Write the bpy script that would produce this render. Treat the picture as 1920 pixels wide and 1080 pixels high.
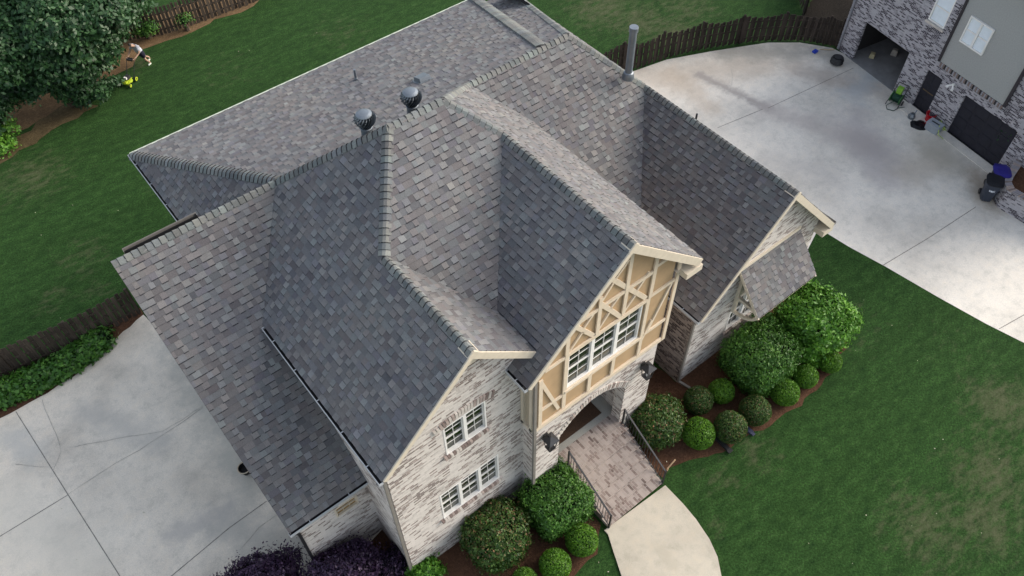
import bpy, math, random
import numpy as np
from mathutils import Vector, Matrix
R = math.radians
random.seed(7); rng = np.random.default_rng(7)
sc = bpy.context.scene
for o in list(bpy.data.objects): bpy.data.objects.remove(o)
col = sc.collection
# ---------------------------------------------------------------- camera
F_PX, YAW, PIT, ROL, CAM_H = 1550., R(-37.77), R(51.85), R(-1.06), 26.
def cam_axes():
    fwd = Vector((-math.sin(YAW)*math.cos(PIT), math.cos(YAW)*math.cos(PIT), -math.sin(PIT)))
    r = Vector((math.cos(YAW), math.sin(YAW), 0)); u = r.cross(fwd)
    c, s = math.cos(ROL), math.sin(ROL)
    return c*r+s*u, -s*r+c*u, -fwd
CR, CU, CB = cam_axes(); CP = Vector((0, 0, CAM_H))
cd = bpy.data.cameras.new('camera'); cam = bpy.data.objects.new('camera', cd); col.objects.link(cam)
cd.sensor_width = 36; cd.lens = F_PX/1920*36; cd.clip_start = .1; cd.clip_end = 500
M3 = Matrix((CR, CU, CB)).transposed(); cam.matrix_world = Matrix.Translation(CP) @ M3.to_4x4()
sc.camera = cam
# ---------------------------------------------------------------- light
SUN_DIR = Vector((.87, -.27, .52)).normalized()      # towards the sun
w = bpy.data.worlds.new('World'); sc.world = w; w.use_nodes = True
nt = w.node_tree; bg = nt.nodes['Background']
sky = nt.nodes.new('ShaderNodeTexSky'); sky.sky_type = 'NISHITA'; sky.sun_disc = False
sky.sun_elevation = math.asin(SUN_DIR.z); sky.sun_rotation = math.atan2(SUN_DIR.x, SUN_DIR.y)
sky.dust_density = 3.0; sky.ozone_density = .6
hs = nt.nodes.new('ShaderNodeHueSaturation'); hs.inputs['Saturation'].default_value = .56
nt.links.new(sky.outputs[0], hs.inputs['Color']); nt.links.new(hs.outputs[0], bg.inputs[0]); bg.inputs[1].default_value = .15
sl = bpy.data.lights.new('sun', 'SUN'); sl.energy = .66; sl.angle = R(40); sl.color = (1, .90, .77)
so = bpy.data.objects.new('sun', sl); col.objects.link(so)
so.rotation_euler = SUN_DIR.to_track_quat('Z', 'Y').to_euler()
sc.view_settings.view_transform = 'Standard'; sc.view_settings.look = 'None'
sc.view_settings.exposure = 1.15; sc.view_settings.gamma = 1; sc.view_settings.use_curve_mapping = False
sc.render.engine = 'CYCLES'
# ---------------------------------------------------------------- measuring helpers (photo pixel, 1920 wide -> point on a known plane)
def ray(u, v): return (CR*(u-960) + CU*(540-v) - CB*F_PX)/F_PX
def at(u, v, X=None, Y=None, Z=None):
    d = ray(u, v)
    t = (X/d.x) if X is not None else (Y/d.y) if Y is not None else (Z-CAM_H)/d.z
    return CP + d*t
def on(u, v, P, n):
    d = ray(u, v); P = Vector(P); n = Vector(n); return CP + d*((P-CP).dot(n)/d.dot(n))
# ---------------------------------------------------------------- materials
def mat(name, rough=.8, spec=.3):
    m = bpy.data.materials.new(name); m.use_nodes = True
    p = m.node_tree.nodes['Principled BSDF']; p.inputs['Roughness'].default_value = rough
    p.inputs['Specular IOR Level'].default_value = spec
    return m, m.node_tree, p
def nd(t, typ, **kw):
    n = t.nodes.new(typ)
    for k, v in kw.items():
        if hasattr(n, k) and not k[0].isupper(): setattr(n, k, v)
        else: n.inputs[k.replace('_', ' ')].default_value = v
    return n
def coords(t, scale=(1, 1, 1), rot=(0, 0, 0), kind='Object'):
    tc = t.nodes.new('ShaderNodeTexCoord'); mp = t.nodes.new('ShaderNodeMapping')
    mp.inputs['Scale'].default_value = scale; mp.inputs['Rotation'].default_value = rot
    t.links.new(tc.outputs[kind], mp.inputs[0]); return mp.outputs[0]
def noise(t, vec, scale, detail=3, rough=.55):
    n = nd(t, 'ShaderNodeTexNoise', Scale=scale, Detail=detail, Roughness=rough); t.links.new(vec, n.inputs['Vector']); return n.outputs['Fac']
def ramp(t, fac, stops):
    r = t.nodes.new('ShaderNodeValToRGB'); e = r.color_ramp.elements
    while len(e) < len(stops): e.new(.5)
    for x, (p, c) in zip(e, stops): x.position = p; x.color = (*c, 1)
    t.links.new(fac, r.inputs[0]); return r.outputs[0]
def g(v): return (v, v, v)
def mix(t, fac, a, b, mode='MIX'):
    m = t.nodes.new('ShaderNodeMix'); m.data_type = 'RGBA'; m.blend_type = mode
    for s, x in ((0, fac), (6, a), (7, b)):
        if isinstance(x, (int, float)): m.inputs[s].default_value = x
        elif isinstance(x, tuple): m.inputs[s].default_value = (*x, 1)
        else: t.links.new(x, m.inputs[s])
    return m.outputs[2]
def bump(t, p, h, dist=.02, strength=.6):
    b = nd(t, 'ShaderNodeBump', Strength=strength, Distance=dist); t.links.new(h, b.inputs['Height']); t.links.new(b.outputs[0], p.inputs['Normal'])
def attr(t, name):
    a = t.nodes.new('ShaderNodeAttribute'); a.attribute_name = name; return a.outputs['Fac']
def plain(name, c, rough=.7, var=.25, scale=6, spec=.3, metal=0):
    m, t, p = mat(name, rough, spec); p.inputs['Metallic'].default_value = metal
    n = noise(t, coords(t), scale, 4)
    c0 = tuple(x*(1-var) for x in c); c1 = tuple(min(1, x*(1+var)) for x in c)
    t.links.new(ramp(t, n, [(.3, c0), (.7, c1)]), p.inputs[0]); return m
def shingle_mat(name, stops, rough=.9):
    m, t, p = mat(name, rough, .25)
    v = coords(t)
    c = ramp(t, attr(t, 'tone'), stops)
    hm = nd(t, 'ShaderNodeMath', operation='MULTIPLY'); hm.inputs[1].default_value = 91.7; t.links.new(attr(t, 'tone'), hm.inputs[0]); hf = nd(t, 'ShaderNodeMath', operation='FRACT'); t.links.new(hm.outputs[0], hf.inputs[0])
    c = mix(t, 1, c, ramp(t, hf.outputs[0], [(0, (1.03, .98, .98)), (.3, (1.01, 1.0, .98)), (.55, (.98, 1.0, 1.02)), (.8, (.94, 1.02, 1.03)), (1, (.98, .98, 1.07))]), 'MULTIPLY')
    n2 = noise(t, v, .35, 3); c = mix(t, 1, c, ramp(t, n2, [(.3, (.9, .9, .92)), (.7, (1.08, 1.05, 1.0))]), 'MULTIPLY')
    n1 = noise(t, v, 60, 2, .7); c = mix(t, 1, c, ramp(t, n1, [(.25, g(.72)), (.75, g(1.25))]), 'MULTIPLY')
    t.links.new(c, p.inputs[0]); bump(t, p, n1, .006, .5); return m
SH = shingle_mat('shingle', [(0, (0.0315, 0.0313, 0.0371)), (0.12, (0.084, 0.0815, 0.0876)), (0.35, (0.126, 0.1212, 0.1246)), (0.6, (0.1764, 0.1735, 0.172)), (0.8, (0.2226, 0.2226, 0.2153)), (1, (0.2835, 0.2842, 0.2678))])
CAPM = shingle_mat('ridge_shingle', [(0, (.115, .12, .118)), (.5, (.165, .174, .166)), (1, (.225, .235, .22))])
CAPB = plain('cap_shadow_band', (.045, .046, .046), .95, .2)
UNDER = plain('roof_felt', (.035, .033, .035), .95, .2)
def brick_mat(name, sx, sz, dark, pale, mortar, thr, vec='wall', bias=0.):
    m, t, p = mat(name, .9, .2)
    if vec == 'wall':
        tc = t.nodes.new('ShaderNodeTexCoord'); s = t.nodes.new('ShaderNodeSeparateXYZ'); t.links.new(tc.outputs['Object'], s.inputs[0])
        a = nd(t, 'ShaderNodeMath', operation='ADD'); t.links.new(s.outputs[0], a.inputs[0]); t.links.new(s.outputs[1], a.inputs[1])
        cb = t.nodes.new('ShaderNodeCombineXYZ'); t.links.new(a.outputs[0], cb.inputs[0]); t.links.new(s.outputs[2], cb.inputs[1]); v = cb.outputs[0]
    else:
        tc = t.nodes.new('ShaderNodeTexCoord'); s = t.nodes.new('ShaderNodeSeparateXYZ'); t.links.new(tc.outputs['Object'], s.inputs[0])
        cb = t.nodes.new('ShaderNodeCombineXYZ'); t.links.new(s.outputs[1], cb.inputs[0]); t.links.new(s.outputs[0], cb.inputs[1]); v = cb.outputs[0]
    obj = coords(t)
    bt = nd(t, 'ShaderNodeTexBrick', Scale=1, Mortar_Size=.009, Mortar_Smooth=.4, Bias=0, Brick_Width=sx, Row_Height=sz)
    bt.offset = .5; t.links.new(v, bt.inputs['Vector'])
    bt.inputs['Color1'].default_value = (0, 0, 0, 1); bt.inputs['Color2'].default_value = (1, 1, 1, 1); bt.inputs['Mortar'].default_value = (.5, .5, .5, 1)
    wash = noise(t, obj, 1.1, 4, .6); wash2 = noise(t, obj, 9, 3, .7)
    ws = nd(t, 'ShaderNodeMath', operation='MULTIPLY_ADD'); t.links.new(wash, ws.inputs[0]); ws.inputs[1].default_value = 1.1; ws.inputs[2].default_value = -.55+bias
    ad = nd(t, 'ShaderNodeMath', operation='ADD'); t.links.new(bt.outputs['Color'], ad.inputs[0]); t.links.new(ws.outputs[0], ad.inputs[1])
    ws2 = nd(t, 'ShaderNodeMath', operation='MULTIPLY_ADD'); t.links.new(wash2, ws2.inputs[0]); ws2.inputs[1].default_value = .7; ws2.inputs[2].default_value = -.35
    ad2 = nd(t, 'ShaderNodeMath', operation='ADD'); t.links.new(ad.outputs[0], ad2.inputs[0]); t.links.new(ws2.outputs[0], ad2.inputs[1])
    c = ramp(t, ad2.outputs[0], [(0, dark), (thr*.55, tuple(x*1.7 for x in dark)), (thr, tuple((x*2+y)/3 for x, y in zip(pale, dark))), (min(.97, thr+.2), pale), (1, tuple(min(.85, x*1.12) for x in pale))])
    c = mix(t, bt.outputs['Fac'], c, mortar)
    t.links.new(c, p.inputs[0])
    iv = nd(t, 'ShaderNodeMath', operation='SUBTRACT'); iv.inputs[0].default_value = 1; t.links.new(bt.outputs['Fac'], iv.inputs[1]); bump(t, p, iv.outputs[0], .012, .5)
    return m
BR = brick_mat('whitewashed_brick', .25, .075, (.17, .135, .12), (.60, .555, .51), (.55, .51, .47), .34)
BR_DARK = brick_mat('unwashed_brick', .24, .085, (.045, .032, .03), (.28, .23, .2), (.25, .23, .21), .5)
BR_N = brick_mat('neighbour_brick', .19, .066, (.035, .03, .04), (.38, .365, .385), (.37, .355, .37), .46)
BR_ST = brick_mat('step_brick', .26, .10, (.15, .115, .10), (.36, .305, .27), (.39, .345, .31), .36, 'top')
TRIM = plain('cream_trim', (.60, .53, .42), .6, .06)
TIMB = plain('tan_timber', (.64, .54, .41), .65, .06)
STUC = plain('tan_stucco', (.42, .29, .165), .9, .07, 3)
STUC_N = plain('grey_stucco', (.34, .345, .33), .95, .1, 20)
WHITE = plain('white_paint', (.78, .76, .72), .5, .04)
GLASS, t_, p_ = mat('window_glass', .04, .6); p_.inputs[0].default_value = (.012, .016, .012, 1)
t_.links.new(ramp(t_, noise(t_, coords(t_), 1.7, 3), [(.3, (.006, .008, .005)), (.55, (.03, .036, .022)), (.75, (.12, .12, .1))]), p_.inputs[0])
BLIND = plain('white_blind', (.72, .78, .82), .4, .04)
DARKM = plain('black_metal', (.02, .02, .022), .4, .2, spec=.5)
GUT = plain('gutter_dark', (.012, .012, .013), .7, .2)
GREYP = plain('grey_downspout', (.2, .185, .165), .6, .1)
TAUPE = plain('taupe_paint', (.42, .36, .27), .6, .06)
GALV = plain('galvanised_steel', (.19, .215, .24), .42, .12, 3, .5, .6)
SLATE = plain('vent_shadow', (.03, .035, .04), .6, .2)
DOORB = plain('black_garage_door', (.018, .018, .026), .6, .2)
MATB = plain('brown_coir', (.06, .035, .022), .95, .3, 30)
FENCE = None
def wood(name, c, sc_=(30, 30, 1.5)):
    m, t, p = mat(name, .85, .2); n = noise(t, coords(t, sc_), 1, 4, .6); n2 = noise(t, coords(t), 1.3, 2)
    c1 = ramp(t, n, [(.25, tuple(x*.55 for x in c)), (.75, tuple(x*1.5 for x in c))]); c1 = mix(t, 1, c1, ramp(t, n2, [(.3, g(.75)), (.7, g(1.3))]), 'MULTIPLY')
    a = attr(t, 'tone'); c1 = mix(t, 1, c1, ramp(t, a, [(0, g(.7)), (1, g(1.3))]), 'MULTIPLY')
    t.links.new(c1, p.inputs[0]); return m
FENCE = wood('stained_fence_wood', (.037, .029, .024)); FENCE2 = wood('weathered_fence_wood', (.062, .048, .037))
def leafm(name, stops, rough=.45, spec=.35):
    m, t, p = mat(name, rough, spec)
    c = ramp(t, attr(t, 'tone'), stops); n = noise(t, coords(t), 2.2, 3)
    c = mix(t, 1, c, ramp(t, n, [(.3, (.75, .8, .8)), (.7, (1.25, 1.2, 1.05))]), 'MULTIPLY'); t.links.new(c, p.inputs[0])
    tr = t.nodes.new('ShaderNodeBsdfTranslucent'); t.links.new(c, tr.inputs[0]); ms = t.nodes.new('ShaderNodeMixShader'); ms.inputs[0].default_value = .25
    t.links.new(p.outputs[0], ms.inputs[1]); t.links.new(tr.outputs[0], ms.inputs[2]); t.links.new(ms.outputs[0], t.nodes['Material Output'].inputs[0]); return m
LF_BRIGHT = leafm('bright_laurel_leaf', [(0, (.035, .10, .014)), (.5, (.10, .26, .03)), (1, (.24, .46, .07))])
LF_MID = leafm('holly_leaf', [(0, (.025, .075, .014)), (.5, (.065, .17, .026)), (1, (.16, .31, .06))])
LF_RED = leafm('bronze_tipped_leaf', [(0, (.02, .055, .012)), (.45, (.05, .11, .022)), (.7, (.085, .15, .035)), (.8, (.17, .11, .055)), (1, (.28, .16, .09))])
LF_BOX = leafm('boxwood_leaf', [(0, (.035, .10, .008)), (.5, (.085, .21, .016)), (1, (.17, .34, .03))])
LF_TREE = leafm('dark_tree_leaf', [(0, (.012, .035, .014)), (.5, (.028, .08, .028)), (1, (.075, .16, .06))])
LF_PURP = leafm('burgundy_leaf', [(0, (.02, .011, .03)), (.5, (.05, .026, .07)), (1, (.13, .08, .15))])
LF_HEDGE = leafm('hosta_green_leaf', [(0, (.02, .06, .01)), (.5, (.05, .15, .02)), (1, (.12, .27, .045))])
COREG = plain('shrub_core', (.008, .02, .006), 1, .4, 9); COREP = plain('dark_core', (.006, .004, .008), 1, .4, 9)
BARK = plain('bark', (.07, .05, .035), .95, .3, 12)
# ---------------------------------------------------------------- mesh builder
class MB:
    def __init__(s): s.v = []; s.f = []; s.m = []; s.t = []
    def add(s, vs, fs, mi=0, tone=.5):
        b = len(s.v); s.v += [tuple(v) for v in vs]
        for f in fs: s.f.append([b+i for i in f]); s.m.append(mi); s.t.append(tone)
    def poly(s, pts, mi=0, tone=.5): s.add(pts, [list(range(len(pts)))], mi, tone)
    def box(s, c, sz, mi=0, rot=None, tone=.5, taper=1.):
        h = [x/2 for x in sz]; vs = []
        for z in (-1, 1):
            k = taper if z > 0 else 1.
            for x, y in ((-1, -1), (1, -1), (1, 1), (-1, 1)):
                p = Vector((x*h[0]*k, y*h[1]*k, z*h[2]))
                if rot is not None: p = rot @ p
                vs.append(p+Vector(c))
        s.add(vs, [(3, 2, 1, 0), (4, 5, 6, 7), (0, 1, 5, 4), (1, 2, 6, 5), (2, 3, 7, 6), (3, 0, 4, 7)], mi, tone)
    def bar(s, p, q, wd, ht, mi=0, up=(0, 0, 1), tone=.5):      # box from p to q; wd sideways, ht along up
        p = Vector(p); q = Vector(q); d = q-p; L = d.length
        if L < 1e-5: return
        d.normalize(); sd = d.cross(Vector(up)); sd.normalize(); u = sd.cross(d)
        s.box((p+q)/2, (wd, L, ht), mi, Matrix((sd, d, u)).transposed(), tone)
    def tube(s, pts, rad, n=8, mi=0, cap=True, tone=.5):
        pts = [Vector(p) for p in pts]; rad = rad if isinstance(rad, (list, tuple)) else [rad]*len(pts); rings = []
        b0 = len(s.v)
        for i, p in enumerate(pts):
            d = (pts[min(i+1, len(pts)-1)]-pts[max(i-1, 0)]).normalized()
            a = d.cross(Vector((0, 0, 1)) if abs(d.z) < .95 else Vector((1, 0, 0))).normalized(); b = d.cross(a)
            s.v += [tuple(p+a*math.cos(k*2*math.pi/n)*rad[i]+b*math.sin(k*2*math.pi/n)*rad[i]) for k in range(n)]
        for i in range(len(pts)-1):
            for k in range(n):
                A = b0+i*n+k; B = b0+i*n+(k+1) % n; s.f.append([A, B, B+n, A+n]); s.m.append(mi); s.t.append(tone)
        if cap:
            s.f.append([b0+k for k in range(n)][::-1]); s.f.append([b0+(len(pts)-1)*n+k for k in range(n)]); s.m += [mi]*2; s.t += [tone]*2
    def lathe(s, c, prof, n=20, mi=0, tone=.5):
        c = Vector(c); b0 = len(s.v)
        for r, z in prof: s.v += [(c.x+r*math.cos(k*2*math.pi/n), c.y+r*math.sin(k*2*math.pi/n), c.z+z) for k in range(n)]
        for i in range(len(prof)-1):
            for k in range(n):
                A = b0+i*n+k; B = b0+i*n+(k+1) % n; s.f.append([A, B, B+n, A+n]); s.m.append(mi); s.t.append(tone)
        s.f.append([b0+k for k in range(n)][::-1]); s.f.append([b0+(len(prof)-1)*n+k for k in range(n)]); s.m += [mi]*2; s.t += [tone]*2
    def build(s, name, mats, parent=None, smooth=False, local=False):
        me = bpy.data.meshes.new(name); off = Vector((0, 0, 0))
        if parent is not None and not local:
            pp = parent
            while pp is not None: off += pp.location; pp = pp.parent
        me.from_pydata([(v[0]-off.x, v[1]-off.y, v[2]-off.z) for v in s.v], [], s.f)
        for m in (mats if isinstance(mats, list) else [mats]): me.materials.append(m)
        me.polygons.foreach_set('material_index', s.m)
        if smooth: me.polygons.foreach_set('use_smooth', [True]*len(s.f))
        a = me.attributes.new('tone', 'FLOAT', 'FACE'); a.data.foreach_set('value', s.t)
        me.update(); o = bpy.data.objects.new(name, me); col.objects.link(o)
        if parent is not None: o.parent = parent
        return o
def tag(o, label=None, cat=None, group=None, kind=None):
    for k, v in (('label', label), ('category', cat), ('group', group), ('kind', kind)):
        if v: o[k] = v
    return o
def empty(name, loc, label, cat, group=None, rz=0):
    o = bpy.data.objects.new(name, None); o.empty_display_size = .3; col.objects.link(o); o.location = loc; o.rotation_euler.z = rz
    return tag(o, label, cat, group)
def copy_tree(o, parent=None):
    c = o.copy(); col.objects.link(c); c.parent = parent
    for ch in o.children: copy_tree(ch, c)
    return c
# ---------------------------------------------------------------- clipping, roofs, walls
def clip_half(poly, a, b, c):                    # keep a*x+b*y+c >= 0
    out = []
    for i in range(len(poly)):
        p, q = poly[i], poly[(i+1) % len(poly)]; dp = a*p[0]+b*p[1]+c; dq = a*q[0]+b*q[1]+c
        if dp >= 0: out.append(p)
        if (dp >= 0) != (dq >= 0):
            k = dp/(dp-dq); out.append((p[0]+(q[0]-p[0])*k, p[1]+(q[1]-p[1])*k))
    return out
def clip_convex(poly, conv):
    ar = sum(conv[i][0]*conv[(i+1) % len(conv)][1]-conv[(i+1) % len(conv)][0]*conv[i][1] for i in range(len(conv)))
    if ar < 0: conv = conv[::-1]
    for i in range(len(conv)):
        (x0, y0), (x1, y1) = conv[i], conv[(i+1) % len(conv)]
        poly = clip_half(poly, -(y1-y0), x1-x0, (y1-y0)*x0-(x1-x0)*y0)
        if len(poly) < 3: return []
    return poly
ROW = .185
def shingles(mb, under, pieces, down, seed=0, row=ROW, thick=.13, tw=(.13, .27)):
    """pieces: convex 3-D polygons of one plane; down: horizontal direction the slope falls"""
    P = [Vector(p) for p in pieces[0]]
    n = (P[1]-P[0]).cross(P[2]-P[0]).normalized()
    if n.z < 0: n = -n
    dn = Vector(down).normalized(); U = Vector((-dn.y, dn.x, 0)); V = n.cross(U).normalized()
    if V.z < 0: V = -V
    O = P[0]; rr = random.Random(seed)
    for pc in pieces:
        pc = [Vector(p) for p in pc]
        if (pc[1]-pc[0]).cross(pc[2]-pc[0]).z < 0: pc = pc[::-1]
        k = len(pc); low = [p-Vector((0, 0, thick)) for p in pc]
        under.add([p-n*.004 for p in pc]+low, [list(range(k)), list(range(2*k-1, k-1, -1))]+[(i, k+i, k+(i+1) % k, (i+1) % k) for i in range(k)])
    conv = [[((Vector(p)-O).dot(U), (Vector(p)-O).dot(V)) for p in pc] for pc in pieces]
    us = [x for c in conv for x, y in c]; vs = [y for c in conv for x, y in c]
    v0 = min(vs); rows = []
    nr = int(math.ceil((max(vs)-v0)/row))
    for r in range(nr+1):
        u = min(us)-rr.random()*.3; hi = True; L_ = []
        while u < max(us):
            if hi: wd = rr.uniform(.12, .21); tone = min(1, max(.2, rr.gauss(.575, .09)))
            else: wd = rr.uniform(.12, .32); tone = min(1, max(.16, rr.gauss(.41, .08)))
            L_.append((u, wd, hi, tone)); u += wd; hi = not hi if rr.random() < .82 else hi
        rows.append(L_)
    up = lambda x, y, a, h: O+U*x+V*y+n*(h*(1-(y-a)/row)+.001)
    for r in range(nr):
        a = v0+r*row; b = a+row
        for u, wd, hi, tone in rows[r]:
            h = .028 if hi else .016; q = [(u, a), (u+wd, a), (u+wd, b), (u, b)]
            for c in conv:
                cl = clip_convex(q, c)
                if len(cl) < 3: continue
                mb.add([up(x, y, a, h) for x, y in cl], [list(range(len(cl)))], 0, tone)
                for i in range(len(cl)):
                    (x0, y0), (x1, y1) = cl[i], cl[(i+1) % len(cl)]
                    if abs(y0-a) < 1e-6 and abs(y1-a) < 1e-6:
                        A = O+U*x0+V*y0; B = O+U*x1+V*y1; mb.add([A+n*.001, B+n*.001, B+n*(h+.001), A+n*(h+.001)], [(0, 1, 2, 3)], 1, .2)  # butt edges coloured dark to deepen the shadow line of each course
        for u, wd, hi, tone in rows[r+1]:                  # shadow line, painted as a dark granule band, under the thick tabs of the next course
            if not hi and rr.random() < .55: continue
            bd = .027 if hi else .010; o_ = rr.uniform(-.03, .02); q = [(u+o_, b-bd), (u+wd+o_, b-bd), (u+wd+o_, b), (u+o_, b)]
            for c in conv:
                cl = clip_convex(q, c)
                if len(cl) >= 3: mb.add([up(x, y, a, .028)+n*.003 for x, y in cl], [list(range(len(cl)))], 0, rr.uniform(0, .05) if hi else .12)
def ridge_caps(mb, p, q, da, db, seed=0, half=.19, step=.185):
    """da, db: unit-ish vectors falling away on each side"""
    p = Vector(p); q = Vector(q); d = (q-p); L = d.length; d.normalize(); rr = random.Random(seed)
    da = Vector(da); da = (da-d*da.dot(d)).normalized(); db = Vector(db); db = (db-d*db.dot(d)).normalized()
    up = -(da+db); up = up.normalized() if up.length > .05 else Vector((0, 0, 1))
    n = max(1, round(L/step)); st = L/n
    for i in range(n):
        tone = min(1, max(0, rr.gauss(.45, .22)))
        A = p+d*(st*i-(.03 if i else 0)); B = p+d*(st*(i+1)); h0 = .060; h1 = .032; t_ = st*.12
        pr4 = lambda X, h: [X+da*half+up*(h-.012), X+da*.05+up*h, X+db*.05+up*h, X+db*half+up*(h-.012)]
        E0, E1 = pr4(A, h0), pr4(B, h1); M = [a_.lerp(b_, .76) for a_, b_ in zip(E0, E1)]
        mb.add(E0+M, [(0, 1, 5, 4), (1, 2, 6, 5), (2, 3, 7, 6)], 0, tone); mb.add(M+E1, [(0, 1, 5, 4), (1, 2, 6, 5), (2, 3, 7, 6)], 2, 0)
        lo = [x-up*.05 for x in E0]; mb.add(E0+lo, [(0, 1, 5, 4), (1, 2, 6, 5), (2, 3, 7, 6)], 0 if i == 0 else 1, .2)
        for k_e in (0, 3): mb.add([E0[k_e], E1[k_e], E0[k_e]-up*.06, E1[k_e]-up*.06], [(0, 1, 3, 2)], 0, tone)
def wall(mb, P0, U, outline, holes=(), mi=0, reveal=.12, rmi=None):
    """vertical wall; outline convex in (s, z); outward normal = U x Z"""
    P0 = Vector(P0); U = Vector(U).normalized(); N = U.cross(Vector((0, 0, 1)))
    ss = sorted({x for x, z in outline} | {h[0] for h in holes} | {h[1] for h in holes}); zs = sorted({z for x, z in outline} | {h[2] for h in holes} | {h[3] for h in holes})
    pt = lambda s, z, o=0: P0+U*s+Vector((0, 0, z))-N*o
    for i in range(len(ss)-1):
        for j in range(len(zs)-1):
            cs = (ss[i]+ss[i+1])/2; cz = (zs[j]+zs[j+1])/2
            if any(h[0] < cs < h[1] and h[2] < cz < h[3] for h in holes): continue
            cl = clip_convex([(ss[i], zs[j]), (ss[i+1], zs[j]), (ss[i+1], zs[j+1]), (ss[i], zs[j+1])], list(outline))
            if len(cl) >= 3: mb.poly([pt(*c) for c in cl], mi)
    rm = mi if rmi is None else rmi
    for a, b, c, d in holes:
        for (s0, z0), (s1, z1) in (((a, c), (a, d)), ((b, d), (b, c)), ((a, d), (b, d)), ((b, c), (a, c))):
            mb.poly([pt(s0, z0), pt(s1, z1), pt(s1, z1, reveal), pt(s0, z0, reveal)], rm)
def window(parent, P0, U, s0, s1, z0, z1, sashes=1, cols=2, rows=4, frame=WHITE, glass=GLASS, depth=.1, fw=.05, name='window', mull=.1, mt=.013):
    P0 = Vector(P0); U = Vector(U).normalized(); N = U.cross(Vector((0, 0, 1))); rot = Matrix((U, N, Vector((0, 0, 1)))).transposed()
    def bx(mb, a, b, c, d, o0, o1, mi=0): mb.box(P0+U*((a+b)/2)+Vector((0, 0, (c+d)/2))+N*((o0+o1)/2), (b-a, abs(o1-o0), d-c), mi, rot)
    f = MB(); bx(f, s0, s1, z0, z0+fw, -depth, .02); bx(f, s0, s1, z1-fw, z1, -depth, .01); bx(f, s0, s0+fw, z0+fw, z1-fw, -depth, .012); bx(f, s1-fw, s1, z0+fw, z1-fw, -depth, .012)
    iw = (s1-s0-2*fw-(sashes-1)*mull)/sashes
    for k in range(1, sashes): x = s0+fw+k*iw+(k-1)*mull; bx(f, x, x+mull, z0+fw, z1-fw, -depth, .008)
    fo = f.build(name, frame, parent)
    for k in range(sashes):
        x = s0+fw+k*(iw+mull); m = MB(); zm = (z0+z1)/2
        bx(m, x, x+iw, zm-.02, zm+.02, -depth+.01, -depth+.05)
        for a, b in ((x, x+.022), (x+iw-.022, x+iw)): bx(m, a, b, z0+fw, z1-fw, -depth+.01, -depth+.04)
        for i in range(1, cols): xx = x+iw*i/cols; bx(m, xx-mt/2, xx+mt/2, z0+fw, z1-fw, -depth+.012, -depth+.03)
        for j in range(1, rows):
            if 2*j == rows: continue
            zz = z0+fw+(z1-z0-2*fw)*j/rows; bx(m, x+.03, x+iw-.03, zz-mt/2, zz+mt/2, -depth+.014, -depth+.032)
        m.build('sash', frame, fo)
        pn = MB(); bx(pn, x, x+iw, z0+fw, z1-fw, -depth-.02, -depth+.005); pn.build('pane', glass, fo)
    return fo
LIPM = plain('gutter_lip', (.42, .44, .46), .5, .08)
def gutter(parent, p, q, out, lip=LIPM, straps=True):
    p = Vector(p); q = Vector(q); out = Vector(out).normalized(); m = MB(); dz = Vector((0, 0, 1))
    m.bar(p+out*.06-dz*.10, q+out*.06-dz*.10, .10, .02, 1); m.bar(p+out*.11-dz*.05, q+out*.11-dz*.05, .012, .12, 0); m.bar(p+out*.005-dz*.06, q+out*.005-dz*.06, .012, .10, 1)
    for e in (p, q): m.bar(e-dz*.06, e+out*.115-dz*.06, .012, .11, 0)
    if straps:
        L = (q-p).length; n = max(1, int(L/1.1))
        for i in range(n): c = p.lerp(q, (i+.5)/n); m.bar(c-dz*.005, c+out*.115-dz*.005, .025, .008, 0)
    return m.build('gutter', [lip, GUT], parent)
def downspout(parent, pts, mt=GREYP, wd=.09):
    m = MB()
    for a, b in zip(pts, pts[1:]): m.bar(a, b, wd, wd*.8, 0, (0, 1, .01) if abs(a[2]-b[2]) > .3 else (0, 0, 1))
    return m.build('downspout', mt, parent)
# ================================================================ ground
def sheet(name, pts, z, m, kind='structure', thick=.0, label=None):
    b = MB(); b.poly([(x, y, z) for x, y in pts])
    if thick:
        k = len(pts); b.add([(x, y, z) for x, y in pts]+[(x, y, z-thick) for x, y in pts], [(i, (i+1) % k, k+(i+1) % k, k+i) for i in range(k)])
    o = b.build(name, m); o['kind'] = kind; return o
def px(pts): return [tuple(at(u, v, Z=0)[:2]) for u, v in pts]
# lawn
GR, t_, p_ = mat('lawn_grass', 1, .12)
v = coords(t_)
n0 = noise(t_, v, .16, 3, .6); n1 = noise(t_, coords(t_, (1.5, 3, 1), (0, 0, R(28))), 1.3, 6, .72); n2 = noise(t_, v, 14, 4, .75); n3 = noise(t_, coords(t_, (16, 90, 1), (0, 0, R(35))), 1, 3, .6); n4 = noise(t_, coords(t_, (80, 18, 1), (0, 0, R(20))), 1, 3, .6)
base = mix(t_, 1, ramp(t_, n1, [(.3, (.0105, .029, .008)), (.48, (.018, .046, .011)), (.6, (.024, .058, .014)), (.75, (.042, .078, .027))]), ramp(t_, n2, [(.3, g(.45)), (.7, g(1.65))]), 'MULTIPLY')
base = mix(t_, 1, base, ramp(t_, n3, [(.3, g(.62)), (.7, g(1.45))]), 'MULTIPLY'); base = mix(t_, 1, base, ramp(t_, n4, [(.3, g(.75)), (.7, g(1.3))]), 'MULTIPLY')
mow = noise(t_, coords(t_, (.12, 1.5, 1), (0, 0, R(-52))), 1, 2, .5); base = mix(t_, 1, base, ramp(t_, mow, [(.38, g(.93)), (.62, g(1.07))]), 'MULTIPLY')
dry = ramp(t_, noise(t_, v, 3.5, 5, .75), [(.3, (.045, .058, .025)), (.7, (.115, .115, .065))])
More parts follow.
